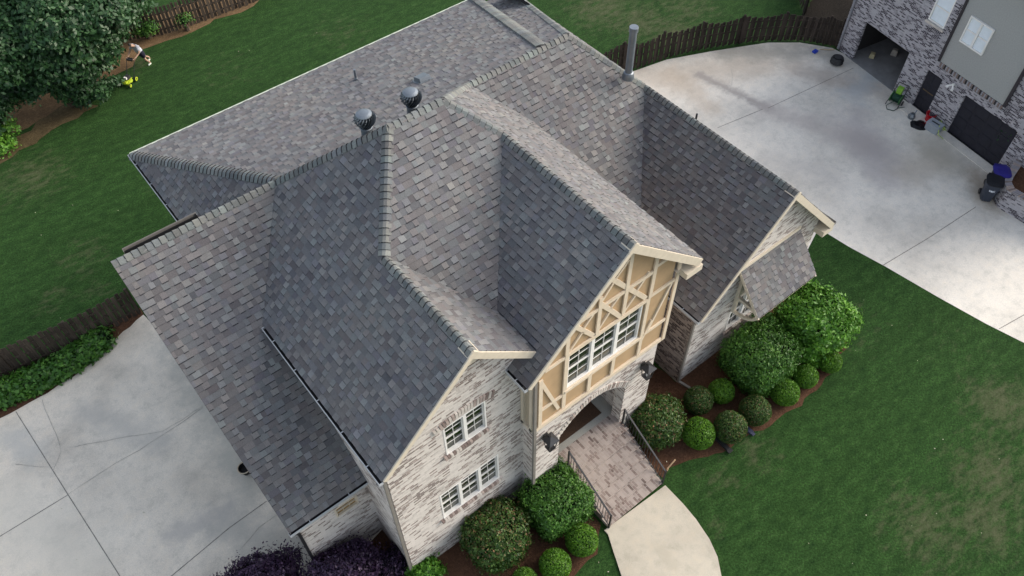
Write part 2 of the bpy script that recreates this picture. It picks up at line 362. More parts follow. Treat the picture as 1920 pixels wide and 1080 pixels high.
# worn, dry places lie where they lie in the yard: (x, y, radius, amount)
tc = t_.nodes.new('ShaderNodeTexCoord'); acc = None
WORN = [(1880, 760, 2.2, .95), (1740, 990, 2.6, .8), (1860, 890, 2.4, .9), (1850, 980, 2.0, .9), (1420, 850, 1.6, .6), (1350, 900, 1.4, .55), (1345, 985, .6, .7), (1200, 40, 3.0, .9), (1130, 15, 3.5, .9), (1260, 60, 2.5, .9), (1290, 20, 3, .75), (250, 120, 1.6, .7), (160, 480, 2.2, .6), (60, 330, 3, .75), (100, 560, 1.6, .55), (430, 130, 3, .45), (640, 60, 3, .5), (1600, 620, 2.5, .45), (1520, 480, 1.5, .4), (300, 330, 2, .4), (180, 545, 1.2, .6), (1790, 650, 2.5, .35)]
for u_, v_, r_, a_ in WORN:
    P = at(u_, v_, Z=0); d = nd(t_, 'ShaderNodeVectorMath', operation='DISTANCE'); t_.links.new(tc.outputs['Object'], d.inputs[0]); d.inputs[1].default_value = P
    mr = nd(t_, 'ShaderNodeMapRange', interpolation_type='SMOOTHSTEP'); t_.links.new(d.outputs['Value'], mr.inputs[0])
    mr.inputs[1].default_value = r_*1.25; mr.inputs[2].default_value = 0; mr.inputs[3].default_value = 0; mr.inputs[4].default_value = a_
    if acc is None: acc = mr.outputs[0]
    else: mx = nd(t_, 'ShaderNodeMath', operation='MAXIMUM'); t_.links.new(acc, mx.inputs[0]); t_.links.new(mr.outputs[0], mx.inputs[1]); acc = mx.outputs[0]
nb = noise(t_, coords(t_, (1, 2.2, 1), (0, 0, R(28))), 1.6, 6, .72)
ad = nd(t_, 'ShaderNodeMath', operation='MULTIPLY_ADD'); t_.links.new(acc, ad.inputs[0]); ad.inputs[1].default_value = .36; t_.links.new(nb, ad.inputs[2])
msk = ramp(t_, ad.outputs[0], [(.66, g(0)), (.90, g(.8))])
t_.links.new(mix(t_, msk, base, dry), p_.inputs[0]); bump(t_, p_, n2, .03, .8)
gm = MB(); gm.poly([(-90, -60, 0), (140, -60, 0), (140, 150, 0), (-90, 150, 0)]); tag(gm.build('ground', GR), kind='structure')
# concrete
def concrete(name, c, stains):
    m, t, p = mat(name, .85, .25); v = coords(t)
    n1 = noise(t, v, .35, 5, .6); n2 = noise(t, v, 2.5, 5, .7); n3 = noise(t, v, 40, 3, .7)
    k = ramp(t, n1, [(.3, tuple(x*.78 for x in c)), (.5, c), (.7, tuple(min(1, x*1.13) for x in c))])
    k = mix(t, .8, k, ramp(t, n2, [(.3, (.80, .81, .80)), (.5, g(1)), (.75, (1.08, 1.05, 1.0))]), 'MULTIPLY'); k = mix(t, 1, k, ramp(t, n3, [(.25, g(.80)), (.75, g(1.15))]), 'MULTIPLY')
    tc = t.nodes.new('ShaderNodeTexCoord')
    for P, Q, r_, colr, amt in stains:           # stained streaks between two ground points
        A = Vector((*P, 0)); B = Vector((*Q, 0)); AB = B-A
        sb = nd(t, 'ShaderNodeVectorMath', operation='SUBTRACT'); t.links.new(tc.outputs['Object'], sb.inputs[0]); sb.inputs[1].default_value = A
        dt = nd(t, 'ShaderNodeVectorMath', operation='DOT_PRODUCT'); t.links.new(sb.outputs[0], dt.inputs[0]); dt.inputs[1].default_value = AB/max(AB.length_squared, 1e-6)
        cl = nd(t, 'ShaderNodeClamp'); t.links.new(dt.outputs['Value'], cl.inputs[0])
        sc2 = nd(t, 'ShaderNodeVectorMath', operation='SCALE'); sc2.inputs[0].default_value = AB; t.links.new(cl.outputs[0], sc2.inputs['Scale'])
        ds = nd(t, 'ShaderNodeVectorMath', operation='DISTANCE'); t.links.new(sb.outputs[0], ds.inputs[0]); t.links.new(sc2.outputs[0], ds.inputs[1])
        w2 = nd(t, 'ShaderNodeMath', operation='MULTIPLY_ADD'); nn = noise(t, v, .9/max(r_, .3), 6, .68); t.links.new(nn, w2.inputs[0]); w2.inputs[1].default_value = r_*2.6; w2.inputs[2].default_value = -r_*1.3
        sm = nd(t, 'ShaderNodeMath', operation='ADD'); t.links.new(ds.outputs['Value'], sm.inputs[0]); t.links.new(w2.outputs[0], sm.inputs[1])
        mr = nd(t, 'ShaderNodeMapRange', interpolation_type='SMOOTHSTEP'); t.links.new(sm.outputs[0], mr.inputs[0]); mr.inputs[1].default_value = r_*1.35; mr.inputs[2].default_value = 0; mr.inputs[3].default_value = 0; mr.inputs[4].default_value = amt
        k = mix(t, mr.outputs[0], k, colr)
    t.links.new(k, p.inputs[0]); bump(t, p, n3, .004, .4); return m
gp = lambda u, v: tuple(at(u, v, Z=0)[:2])
DRV = concrete('driveway_concrete', (.66, .62, .55), [(gp(1230, 150), gp(1420, 120), 1.2, (.40, .33, .26), .5), (gp(1500, 130), gp(1560, 150), 1.0, (.36, .30, .25), .6), (gp(1600, 230), gp(1660, 330), 1.3, (.40, .36, .36), .5), (gp(1700, 320), gp(1760, 300), 1.2, (.42, .36, .28), .5), (gp(1450, 300), gp(1560, 330), .8, (.42, .39, .36), .35), 
    (gp(1310, 140), gp(1440, 203), .35, (.30, .27, .25), .75), (gp(1440, 203), gp(1620, 270), .9, (.42, .37, .34), .6), (gp(1600, 260), gp(1660, 290), 1.0, (.40, .36, .34), .6),
    (gp(1360, 100), gp(1560, 100), .9, (.30, .285, .25), .7), (gp(1260, 140), gp(1330, 200), .8, (.42, .33, .24), .45), (gp(1600, 160), gp(1640, 170), .9, (.36, .29, .24), .5), (gp(1830, 330), gp(1860, 385), .7, (.33, .27, .2), .7), (gp(1640, 135), gp(1600, 180), .8, (.38, .43, .46), .5), (gp(1750, 270), gp(1780, 300), 1.1, (.38, .35, .28), .55)])
DRV2 = concrete('parking_pad_concrete', (.66, .60, .505), [
    (gp(330, 640), gp(470, 900), .9, (.38, .375, .33), .7), (gp(420, 980), gp(560, 1040), 1.0, (.39, .38, .34), .65), (gp(160, 770), gp(300, 830), .6, (.44, .42, .375), .6), (gp(20, 820), gp(60, 850), .7, (.42, .42, .39), .6), (gp(330, 1000), gp(420, 960), .5, (.40, .38, .35), .6), (gp(20, 960), gp(150, 1050), 1.5, (.60, .56, .47), .5)])
WALKM = concrete('walkway_concrete', (.50, .455, .37), [(gp(1240, 1030), gp(1260, 1060), .25, (.42, .38, .30), .6), (gp(1225, 925), gp(1150, 975), .12, (.5, .46, .38), .5)])
pad = px([(-330, 1010), (-120, 850), (0, 782), (75, 742), (140, 702), (190, 665), (207, 630), (232, 600), (262, 582)])
pad += [(1.2, 17.6), (3.0, 17.6), (3.0, 11.0), (1.2, 10.6), (1.0, 9.6), (.5, 8.6), (-.6, 7.2), (-2, 2), (-9, -3), (-22, 0)]
sheet('parking_pad', pad, .008, DRV2)
drv = px([(1140, 150), (1190, 133), (1250, 112), (1330, 97), (1400, 86), (1440, 80), (1500, 80), (1560, 90), (1590, 105)])+[(35.0, 16.8), (33.4, 7.0), (33.0, 0), (40, -16), (30, -14)]+px([(1990, 680), (1920, 643), (1850, 608), (1760, 558), (1660, 500), (1590, 462), (1535, 428)])+[(21.0, 9.2), (21.3, 22)]
sheet('driveway', drv, .008, DRV)
wk = px([(1133, 995), (1140, 1003), (1150, 1035), (1165, 1080), (1185, 1150), (1200, 1240), (1390, 1240), (1378, 1150), (1352, 1080), (1345, 1045), (1330, 1012), (1305, 975), (1280, 945), (1247, 911)])
sheet('walkway', wk, .05, WALKM, thick=.05)
JOINT = plain('joint_dirt', (.2, .19, .17), 1, .4, 5); CRACK = plain('crack_dirt', (.36, .34, .30), 1, .4, 8)
def strips(name, lines, m, wd, z=.013, jag=0.):
    b = MB()
    for ln in lines:
        P = [Vector((*gp(*p), z)) for p in ln]; Q = []
        for a, c in zip(P, P[1:]):
            n = max(1, int((c-a).length/.35)) if jag else 1
            for i in range(n): q = a.lerp(c, i/n); q += Vector((random.uniform(-jag, jag), random.uniform(-jag, jag), 0)); Q.append(q)
        Q.append(P[-1]); L = []; Rr = []
        for i, q in enumerate(Q):
            d = (Q[min(i+1, len(Q)-1)]-Q[max(i-1, 0)]).normalized(); s = Vector((-d.y, d.x, 0))*wd/2*(random.uniform(.5, 1.4) if jag else 1); L.append(q+s); Rr.append(q-s)
        for i in range(len(Q)-1): b.poly([L[i], Rr[i], Rr[i+1], L[i+1]])
    o = b.build(name, m); o['kind'] = 'structure'; return o
strips('driveway_joint', [[(30, 772), (128, 928), (228, 1085)], [(-60, 1045), (0, 1006), (128, 928)], [(310, 1090), (430, 990), (500, 940)], [(1440, 203), (1600, 128)], [(1345, 240), (1430, 205)], [(1655, 498), (1740, 447), (1830, 388)], [(1873, 617), (1930, 585)]], JOINT, .028)
strips('driveway_crack', [[(78, 750), (100, 800), (116, 845), (100, 882)], [(28, 872), (98, 876)], [(128, 928), (200, 880), (300, 820), (380, 764)], [(140, 838), (240, 818), (305, 810), (380, 762)], [(450, 1030), (485, 990), (520, 965)], [(1372, 130), (1372, 160)]], CRACK, .017, .017, .03)
# mulch and bare soil
def soil(name, a, b, c, sc_=9):
    m, t, p = mat(name, 1, .1); v = coords(t); n1 = noise(t, v, sc_, 5, .8); n2 = noise(t, coords(t, (60, 14, 1), (0, 0, R(50))), 1, 3, .7); n3 = noise(t, v, .9, 3)
    k = mix(t, .5, ramp(t, n1, [(.3, a), (.5, b), (.72, c)]), ramp(t, n2, [(.3, a), (.7, c)])); k = mix(t, 1, k, ramp(t, n3, [(.3, g(.75)), (.7, g(1.2))]), 'MULTIPLY')
    t.links.new(k, p.inputs[0]); bump(t, p, n1, .04, .9); return m
MUL = soil('pine_bark_mulch', (.022, .012, .008), (.075, .038, .024), (.18, .095, .055))
STRAW = soil('pine_straw', (.05, .028, .016), (.14, .085, .045), (.27, .185, .10), 7)
LEAFD = soil('leaf_litter', (.03, .02, .012), (.085, .06, .03), (.20, .155, .08), 5)
def jagged(pts, a=.12, step=.3):
    out = []
    for i in range(len(pts)):
        p, q = Vector(pts[i]), Vector(pts[(i+1) % len(pts)]); n = max(1, int((q-p).length/step))
        for k in range(n): c = p.lerp(q, k/n); out.append((c.x+random.uniform(-a, a), c.y+random.uniform(-a, a)))
    return out
sheet('mulch_bed', jagged([(11.3, 8.7), (11.35, 6.5)]+px([(1252, 878), (1310, 862), (1370, 838), (1430, 805), (1500, 760), (1548, 712), (1572, 680), (1590, 640)])+[(21.3, 7.6), (20.6, 8.95), (14.4, 8.95), (14.2, 11.5), (12.2, 11.5), (12.2, 8.7)], .07), .005, MUL)
sheet('mulch_bed', jagged([(3.0, 9.15), (7.3, 9.15), (7.3, 8.65), (8.6, 8.65), (8.65, 6.6)]+px([(1118, 1040), (1090, 1062), (1070, 1090), (1030, 1130), (900, 1180)])+[(2.2, 6.0), (1.5, 7.6), (1.4, 9.0), (1.6, 10.9), (3.0, 11)], .06), .006, MUL)
sheet('soil_strip', jagged(px([(205, 610), (235, 592), (262, 578), (270, 590), (232, 622), (205, 650), (190, 668), (140, 704), (75, 745), (0, 786), (-80, 830), (-100, 800), (0, 735), (100, 680), (180, 640)]), .04), .012, MUL)
sheet('soil_strip', jagged(px([(-60, 330), (0, 268), (70, 232), (130, 200), (185, 168), (205, 150), (222, 138), (250, 122), (262, 100), (285, 88), (315, 76), (365, 55), (430, 30), (480, 8), (500, -15), (470, -20), (380, 0), (250, 35), (150, 60), (-100, 190)]), .25, .6), .004, STRAW)
sheet('leaf_litter', jagged(px([(-20, 322), (40, 282), (100, 245), (165, 212), (190, 200), (165, 190), (110, 200), (50, 245), (-20, 275)]), .2, .5), .008, LEAFD)
# ================================================================ the house
HS = empty('brick_house', (9, 13, 0), 'large whitewashed brick house with steep grey shingle roofs and a half-timbered front gable', 'house')
YR, ZR = 17.05, 9.95
zL = lambda x: 10.55+(x-5.62)
zTF = lambda y: 12.32-.84*(14.48-y)
zG1R = lambda x: 10.55-.94*(x-5.62)
zG2L = lambda x: 11.36+.974*(x-10.11)
zG2R = lambda x: 11.36-.93*(x-10.11)
SG = .97
zMF = lambda y: ZR-SG*(YR-y)
zRW = lambda y: ZR-.345*(y-YR)
zG3L = lambda x: 8.1-1.09*(17.6-x)
A_ = (7.39, 14.48, 12.32); B_ = (9.08, 14.48, 12.32); Lh = (5.02, YR, ZR); Bh = (11.63, YR, ZR)
T1 = (5.62, 12.37, 10.55); T3 = (10.11, 13.34, 11.36)
xv = 7.48; zv = zG2L(xv); T2 = (xv, 14.48-(12.32-zv)/.84, zv)
xe = 2.74; ze = zL(xe); yV = YR-(ZR-ze)/SG
roof = MB(); und = MB()
F1, F2, F3 = 8.74, 8.3, 8.53                      # rake planes of the three front gables
def part_roof(name, pieces, down, seed, label=None):
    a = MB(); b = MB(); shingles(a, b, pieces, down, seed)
    o = a.build(name, [SH, UNDER], HS); b.build('roof_deck', [UNDER], o)
    if label: o['label'] = label
    return o
part_roof('roof_slope', [[(xe, F1, ze), (5.62, F1, 10.55), T1, (xe, T1[1], ze)], [(xe, T1[1], ze), T1, A_, (xe, yV, ze)], [(xe, yV, ze), A_, Lh]], (-1, 0, 0), 1)
C1 = on(242, 293, (5.62, 0, 10.55), (-1, 0, 1)); C1 = (xe-.1, C1.y, zL(xe-.1))
SR = (ZR-C1[2])/(C1[1]-YR)
part_roof('roof_slope', [[(C1[0], YR, C1[2]), Lh, C1]], (-1, 0, 0), 2)
part_roof('roof_slope', [[A_, B_, T3, T1], [T1, T3, T2]], (0, -1, 0), 3)
part_roof('roof_slope', [[A_, B_, Bh, Lh]], (0, 1, 0), 4)
part_roof('roof_slope', [[(5.62, F1, 10.55), (xv, F1, zG1R(xv)), T2, T1]], (1, 0, 0), 5)
part_roof('roof_slope', [[(xv, F2, zv), (10.11, F2, 11.36), T3, T2], [(6.86, F2, zG2L(6.86)), (xv, F2, zv), (xv, 9.12, zv), (6.86, 9.12, zG2L(6.86))]], (-1, 0, 0), 6)
xe2 = 13.05; ze2 = zG2R(xe2); yv2 = YR-(ZR-ze2)/SG
part_roof('roof_slope', [[(10.11, F2, 11.36), (xe2, F2, ze2), (xe2, yv2, ze2), T3], [T3, (xe2, yv2, ze2), Bh, B_]], (1, 0, 0), 7)
H3 = (17.6, YR-(ZR-8.1)/SG, 8.1); ze3 = zG3L(14.21); yv3 = YR-(ZR-ze3)/SG
part_roof('roof_slope', [[Bh, (15.7, YR, ZR), H3, (14.21, yv3, ze3)], [Bh, (14.21, yv3, ze3), (12.3, yv3, ze3), (12.3, yv2-.6, zMF(yv2-.6))]], (0, -1, 0), 8)
part_roof('roof_slope', [[(14.21, F3, ze3), (17.6, F3, 8.1), H3, (14.21, yv3, ze3)]], (-1, 0, 0), 9)
RHx = 17.6; RHy = YR+(ZR-8.1)/.45
part_roof('roof_slope', [[(15.7, YR, ZR), H3, (RHx, RHy, 8.1)]], (1, 0, 0), 10)
part_roof('roof_slope', [[(17.6, F3, 8.1), (21.0, F3, 4.4), (21.0, 23.5, 4.4), (17.6, 23.5, 8.1)]], (1, 0, 0), 11)
GL0, GL1 = .31, .47; ye = 10.85; zge = zMF(ye)
part_roof('roof_slope', [[(GL0, YR, ZR), Lh, (xe+.05, yV, ze)], [(GL0, YR, ZR), (xe+.05, yV, ze), (3.06, yV-.4, zMF(yV-.4)), (3.06, ye, zge), (GL1, ye, zge)]], (0, -1, 0), 12)
ST0 = (14.72, YR, ZR); k_ = (C1[1]-YR)/(22.8-YR); ST1 = (14.72+1.84*k_, C1[1], C1[2])
part_roof('roof_slope', [[Lh, C1, ST1, ST0]], (0, 1, 0), 13)
yb = 24.2; zb = ZR-.45*(yb-YR)
RB = (15.7+(yb-YR)*(17.6-15.7)/(RHy-YR), yb, zb)
part_roof('roof_slope', [[(14.72, YR, ZR), (15.7, YR, ZR), RB, (14.72+1.84*(yb-YR)/5.75, yb, zb)]], (0, 1, 0), 14)
st = MB(); st.poly([ST0, ST1, (ST1[0]+.02, ST1[1], ZR-.45*(ST1[1]-YR))]); st.build('flashing', GREYP, HS)
# ridge and hip caps
s2 = .7071
dL = (-s2, 0, -s2); dR = (s2, 0, -s2); dF = (0, -s2, -s2); dB = (0, s2, -s2)
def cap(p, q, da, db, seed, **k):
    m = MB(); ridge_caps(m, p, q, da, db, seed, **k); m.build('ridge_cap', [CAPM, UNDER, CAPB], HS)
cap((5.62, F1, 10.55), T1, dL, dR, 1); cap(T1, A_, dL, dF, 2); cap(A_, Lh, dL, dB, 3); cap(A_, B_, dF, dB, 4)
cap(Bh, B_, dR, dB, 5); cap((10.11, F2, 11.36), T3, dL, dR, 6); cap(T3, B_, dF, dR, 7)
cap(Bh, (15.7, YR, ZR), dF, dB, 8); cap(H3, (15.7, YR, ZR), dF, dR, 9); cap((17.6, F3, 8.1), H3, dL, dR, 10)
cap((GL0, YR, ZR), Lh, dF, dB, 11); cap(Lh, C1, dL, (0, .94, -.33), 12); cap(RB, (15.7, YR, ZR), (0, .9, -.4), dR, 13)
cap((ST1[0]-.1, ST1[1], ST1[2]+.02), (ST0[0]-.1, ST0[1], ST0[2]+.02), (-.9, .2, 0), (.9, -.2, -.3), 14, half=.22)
# ---- walls
H_ = []
def rw(name, P0, U, outline, holes=(), m=BR, reveal=.12, label=None):
    b = MB(); wall(b, P0, U, outline, holes, reveal=reveal); o = b.build(name, m, HS)
    if label: o['label'] = label
    return o
W1 = 9.1; X0, X1 = 2.98, 7.34
LW = (4.32-X0, 6.42-X0, 2.45, 4.0); UW = (4.75-X0, 6.1-X0, 6.02, 7.42)
rw('wall', (X0, W1, 0), (1, 0, 0), [(0, 0), (X1-X0, 0), (X1-X0, 8.75), (5.62-X0, 10.4), (0, 7.72)], [LW, UW])
window(HS, (X0, W1, 0), (1, 0, 0), *LW, sashes=3, cols=2, rows=4)
window(HS, (X0, W1, 0), (1, 0, 0), *UW, sashes=2, cols=2, rows=4)
rw('wall', (X0, 17, 0), (0, -1, 0), [(0, 0), (17-W1, 0), (17-W1, 7.6), (0, 7.6)])
ARCB = brick_mat('soldier_brick', .085, .24, (.13, .09, .075), (.58, .52, .47), (.55, .51, .46), .45)
def brick_row(y, xa, xb, z0, h, rise=0., proud=.02, name='sill', lean=0.):
    b = MB(); n = max(2, int((xb-xa)/.09)); rr = random.Random(int(xa*100)+int(z0*10))
    for i in range(n):
        t = (i+.5)/n; x = xa+(xb-xa)*t; zz = z0+rise*(1-(2*t-1)**2); ang = (t-.5)*lean
        b.box((x+math.sin(ang)*h/2, y-proud/2, zz+h/2), ((xb-xa)/n*.84, proud+.06, h), rr.choice((0, 0, 1, 2)), Matrix.Rotation(ang, 3, 'Y'))
    return b.build(name, [BPALE, BMIDT, BDARK], HS)
BPALE = plain('pale_brick', (.55, .50, .45), .9, .2); BMIDT = plain('rosy_brick', (.38, .31, .275), .9, .2); BDARK = plain('dark_brick', (.22, .17, .15), .9, .2)
brick_row(W1, X0+LW[0]-.1, X0+LW[1]+.1, LW[2]-.13, .12, proud=.07, name='window_sill'); brick_row(W1, X0+UW[0]-.1, X0+UW[1]+.1, UW[2]-.13, .12, proud=.07, name='window_sill')
brick_row(W1, X0+UW[0]-.25, X0+UW[1]+.25, UW[3]-.02, .25, rise=.16, name='brick_arch', lean=.5)
# gable 2
W2 = 8.6; GX0, GX1 = 7.34, 12.3; ZB = 5.1; arcL, arcR = 8.38, 11.12
def arch(x): t = (x-arcL)/(arcR-arcL); return 3.45+.85*(1-(2*t-1)**2)
b = MB(); b.poly([(GX0, W2, 0), (arcL, W2, 0), (arcL, W2, ZB), (GX0, W2, ZB)]); b.poly([(arcR, W2, 0), (GX1, W2, 0), (GX1, W2, ZB), (arcR, W2, ZB)])
N_ = 22
for i in range(N_):
    a = arcL+(arcR-arcL)*i/N_; c = arcL+(arcR-arcL)*(i+1)/N_
    b.poly([(a, W2, arch(a)), (c, W2, arch(c)), (c, W2, ZB), (a, W2, ZB)]); b.poly([(a, W2, arch(a)), (c, W2, arch(c)), (c, W2+.4, arch(c)), (a, W2+.4, arch(a))])
b.poly([(arcL, W2, 0), (arcL, W2+.4, 0), (arcL, W2+.4, 3.46), (arcL, W2, 3.46)]); b.poly([(arcR, W2, 0), (arcR, W2+.4, 0), (arcR, W2+.4, 3.46), (arcR, W2, 3.46)])
b.poly([(GX0, W2+.5, 0), (GX0, W2, 0), (GX0, W2, ZB), (GX0, W2+.5, ZB)]); b.poly([(GX1, W2, 0), (GX1, 14, 0), (GX1, 14, ZB), (GX1, W2, ZB)])
b.build('porch_wall', BR, HS)
ab = MB()
n = 30
for i in range(n):
    t = (i+.5)/n; x = arcL-.12+(arcR-arcL+.24)*t; z = 3.45+.95*(1-(2*t-1)**2); ab.box((x, W2-.005, z+.10), (.075, .05, .24), random.choice((0, 0, 0, 1, 2)), Matrix.Rotation((t-.5)*.9, 3, 'Y'))
ab.build('brick_arch', [BPALE, BMIDT, BDARK], HS)
# porch room
pr_ = MB(); pr_.poly([(GX0, 11.6, 1.2), (GX1, 11.6, 1.2), (GX1, 11.6, 5), (GX0, 11.6, 5)]); pr_.poly([(GX0+.6, W2+.4, 1.2), (GX0+.6, 11.6, 1.2), (GX0+.6, 11.6, 5), (GX0+.6, W2+.4, 5)]); pr_.poly([(11.35, W2+.4, 1.2), (11.35, 11.6, 1.2), (11.35, 11.6, 5), (11.35, W2+.4, 5)])
pr_.build('porch_inner_wall', BR, HS)
c_ = MB(); c_.poly([(GX0, W2+.01, 4.9), (GX1, W2+.01, 4.9), (GX1, 11.6, 4.9), (GX0, 11.6, 4.9)]); c_.build('porch_ceiling', TRIM, HS)
PORC = concrete('porch_concrete', (.33, .33, .30), [])
c_ = MB(); c_.box(((7.9+11.35)/2, 10.05, 1.1), (3.45, 3.1, .3)); c_.build('porch_floor', PORC, HS)
# stucco upper wall with its window
TW = [at(1068, 666.7, Y=W2), at(1203, 568, Y=W2), at(1062, 724, Y=W2), at(1193, 634, Y=W2)]
wx0 = (TW[0].x+TW[2].x)/2-.04; wx1 = (TW[1].x+TW[3].x)/2+.04; wz1 = (TW[0].z+TW[1].z)/2+.03; wz0 = (TW[2].z+TW[3].z)/2-.03
TWR = (wx0-GX0, wx1-GX0, wz0, wz1)
rw('stucco_wall', (GX0, W2, 0), (1, 0, 0), [(0, ZB), (GX1-GX0, ZB), (GX1-GX0, zG2R(GX1)-.17), (10.11-GX0, 11.2), (0, zG2L(GX0)-.17)], [TWR], STUC, .08)
window(HS, (GX0, W2, 0), (1, 0, 0), *TWR, sashes=3, cols=2, rows=4, depth=.07, mull=.12)
rw('stucco_wall', (GX1, W2, 0), (0, 1, 0), [(0, ZB), (5.4, ZB), (5.4, 8.5), (0, 8.5)], (), STUC)
b = MB(); b.poly([(GX0, W2+.5, ZB), (GX0, W2, ZB), (GX0, W2, 8.1), (GX0, W2+.5, 8.1)]); b.build('side_panel', TAUPE, HS)
tb = MB()
tb.bar((GX0-.03, W2+.06, ZB-.1), (GX0-.03, W2+.06, 8.2), .09, .12, 0, (0, 1, 0)); tb.bar((GX0-.03, W1-.07, ZB-.1), (GX0-.03, W1-.07, 8.2), .09, .12, 0, (0, 1, 0)); tb.bar((GX0-.03, W2, ZB-.04), (GX0-.03, W1, ZB-.04), .09, .13)
tb.build('corner_trim', TRIM, HS)
def tpx(seg, wd, o=.0):
    a = at(*seg[0], Y=W2-.04); c = at(*seg[1], Y=W2-.04); m = MB(); a.y += o; c.y += o; m.bar(a, c, wd, .05, 0, (0, 1, 0)); return m.build('timber', TIMB, HS)
verts_ = [((1186, 470), (1164, 588)), ((1231, 474), (1217, 556)), ((1217, 556), (1191, 664)), ((1274, 486), (1241, 634)), ((1127, 555), (1115, 628)), ((1067, 622), (1051, 764)), ((1012, 712), (1010, 800)), ((1103, 700), (1102, 729)), ((1148, 668), (1145, 698))]
for s in verts_:
    a = at(*s[0], Y=W2); c = at(*s[1], Y=W2); xm = (a.x+c.x)/2
    m = MB(); m.bar((xm, W2-.04, a.z), (xm, W2-.04, c.z), .13, .05, 0, (0, 1, 0)); m.build('timber', TIMB, HS)
hz = [((1250, 483), (1230, 497)), ((1223, 506), (1083, 606)), ((1263, 521), (1217, 556)), ((1068, 662), (1020, 695)), ((1245, 597), (1205, 625)), ((1054, 739), (1011, 769))]
for s in hz:
    a = at(*s[0], Y=W2); c = at(*s[1], Y=W2); zm = (a.z+c.z)/2
    m = MB(); m.bar((a.x, W2-.033, zm), (c.x, W2-.033, zm), .12, .05, 0, (0, 1, 0)); m.build('timber', TIMB, HS)
dg = [((1147, 523), (1211, 559), .14), ((1127, 570), (1164, 594), .14), ((1077, 612), (1113, 629), .13), ((1180, 487), (1155, 522), .07), ((1150, 531), (1130, 563), .07), ((1218, 510), (1195, 544), .07), ((1192, 553), (1171, 583), .07), ((1167, 548), (1145, 578), .07), ((1117, 583), (1095, 615), .07), ((1142, 587), (1122, 618), .07), ((1260, 530), (1214, 620), .08), ((1222, 600), (1197, 649), .08), ((1093, 622), (1069, 657), .07), ((1014, 716), (1047, 766), .11)]
for p, q, wd in dg: tpx((p, q), wd, .012)
for p, q, wd, hh in (((GX0-.04, W2-.04, ZB), (GX1+.04, W2-.04, ZB), .16, .07), ((wx0-.09, W2-.04, wz1+.07), (wx1+.09, W2-.04, wz1+.07), .13, .055), ((wx0-.09, W2-.05, wz0-.06), (wx1+.09, W2-.05, wz0-.06), .1, .08)):
    m = MB(); m.bar(p, q, wd, hh, 0, (0, 1, 0)); m.build('timber', TIMB, HS)
# rake boards and soffits
def rake(p, q, ywall, ht=.15):
    p = Vector(p); q = Vector(q); m = MB(); dz = Vector((0, 0, 1)); dd = (q-p).normalized(); k_y = .002 if q.z > p.z else 0
    if q.z > p.z: q = q+dd*.03
    else: p = p-dd*.03
    up = (q-p).cross(Vector((0, 1, 0))).normalized(); up = up if up.z > 0 else -up
    o = up*(-ht/2-.0)
    m.bar(p+o+Vector((0, -.015-k_y, 0)), q+o+Vector((0, -.015-k_y, 0)), ht, .04, 0, (0, 1, 0))
    yy = ywall-p.y; a = p-up*.19+Vector((0, yy/2, 0)); c = q-up*.19+Vector((0, yy/2, 0))
    m.bar(a, c, yy, .03, 0, up); m.build('rake_board', TRIM, HS)
rake((xe+.02, F1, zL(xe+.02)), (5.62, F1, 10.55), W1); rake((5.62, F1, 10.55), (xv+.02, F1, zG1R(xv+.02)), W1, .2)
rake((6.86, F2, zG2L(6.86)), (10.11, F2, 11.36), W2); rake((10.11, F2, 11.36), (xe2, F2, ze2), W2, .24)
rake((14.21, F3, ze3), (17.6, F3, 8.1), 8.9); rake((17.6, F3, 8.1), (21.0, F3, 4.4), 8.9, .22)
# eave return boxes
m = MB(); m.box((xe2-.28, F2+.2, ze2-.33), (.62, .5, .22)); m.box((xe2-.05, F2+.3, ze2-.18), (.1, .55, .3)); m.bar((xe2-.02, F2, ze2-.14), (xe2-.02, yv2-1, ze2-.14), .04, .2); m.poly([(GX1, F2+.2, ze2-.24), (xe2, F2+.2, ze2-.24), (xe2, 14, ze2-.24), (GX1, 14, ze2-.24)]); m.build('eave_box', TRIM, HS)
m = MB(); m.box((20.75, F3+.25, 4.15), (.55, .55, .24)); m.bar((20.98, F3, 4.3), (20.98, 23, 4.3), .04, .2); m.build('eave_box', TRIM, HS)
for c_, z_ in (((3.0, W1-.1, 7.45), (.22, .2, .32)), ((5.62, W1-.12, 10.02), (.3, .24, .3))):
    m = MB(); m.box(c_, z_); m.build('corbel', TRIM, HS)
# gable 3
W3 = 8.9; RX0, RX1 = 14.45, 20.55
G3W = (16.6-RX0, 18.9-RX0, 1.35, 3.1)
rw('wall', (RX0, W3, 0), (1, 0, 0), [(0, 0), (RX1-RX0, 0), (RX1-RX0, 4.6), (17.6-RX0, 7.9), (0, 4.45)], [G3W])
window(HS, (RX0, W3, 0), (1, 0, 0), *G3W, sashes=3)
brick_row(W3, RX0+G3W[0]-.1, RX0+G3W[1]+.1, G3W[2]-.13, .12, proud=.07, name='window_sill')
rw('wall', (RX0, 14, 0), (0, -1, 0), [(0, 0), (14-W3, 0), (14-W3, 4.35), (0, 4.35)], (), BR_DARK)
rw('wall', (RX1, W3, 0), (0, 1, 0), [(0, 0), (14.6, 0), (14.6, 4.5), (0, 4.5)])
rw('wall', (RX1, 23.2, 0), (-1, 0, 0), [(0, 0), (17.5, 0), (17.5, 6.2), (0, 4.5)]); rw('wall', (X0+.1, 23.2, 0), (0, -1, 0), [(0, 0), (6.2, 0), (6.2, 7.3), (0, 7.3)])
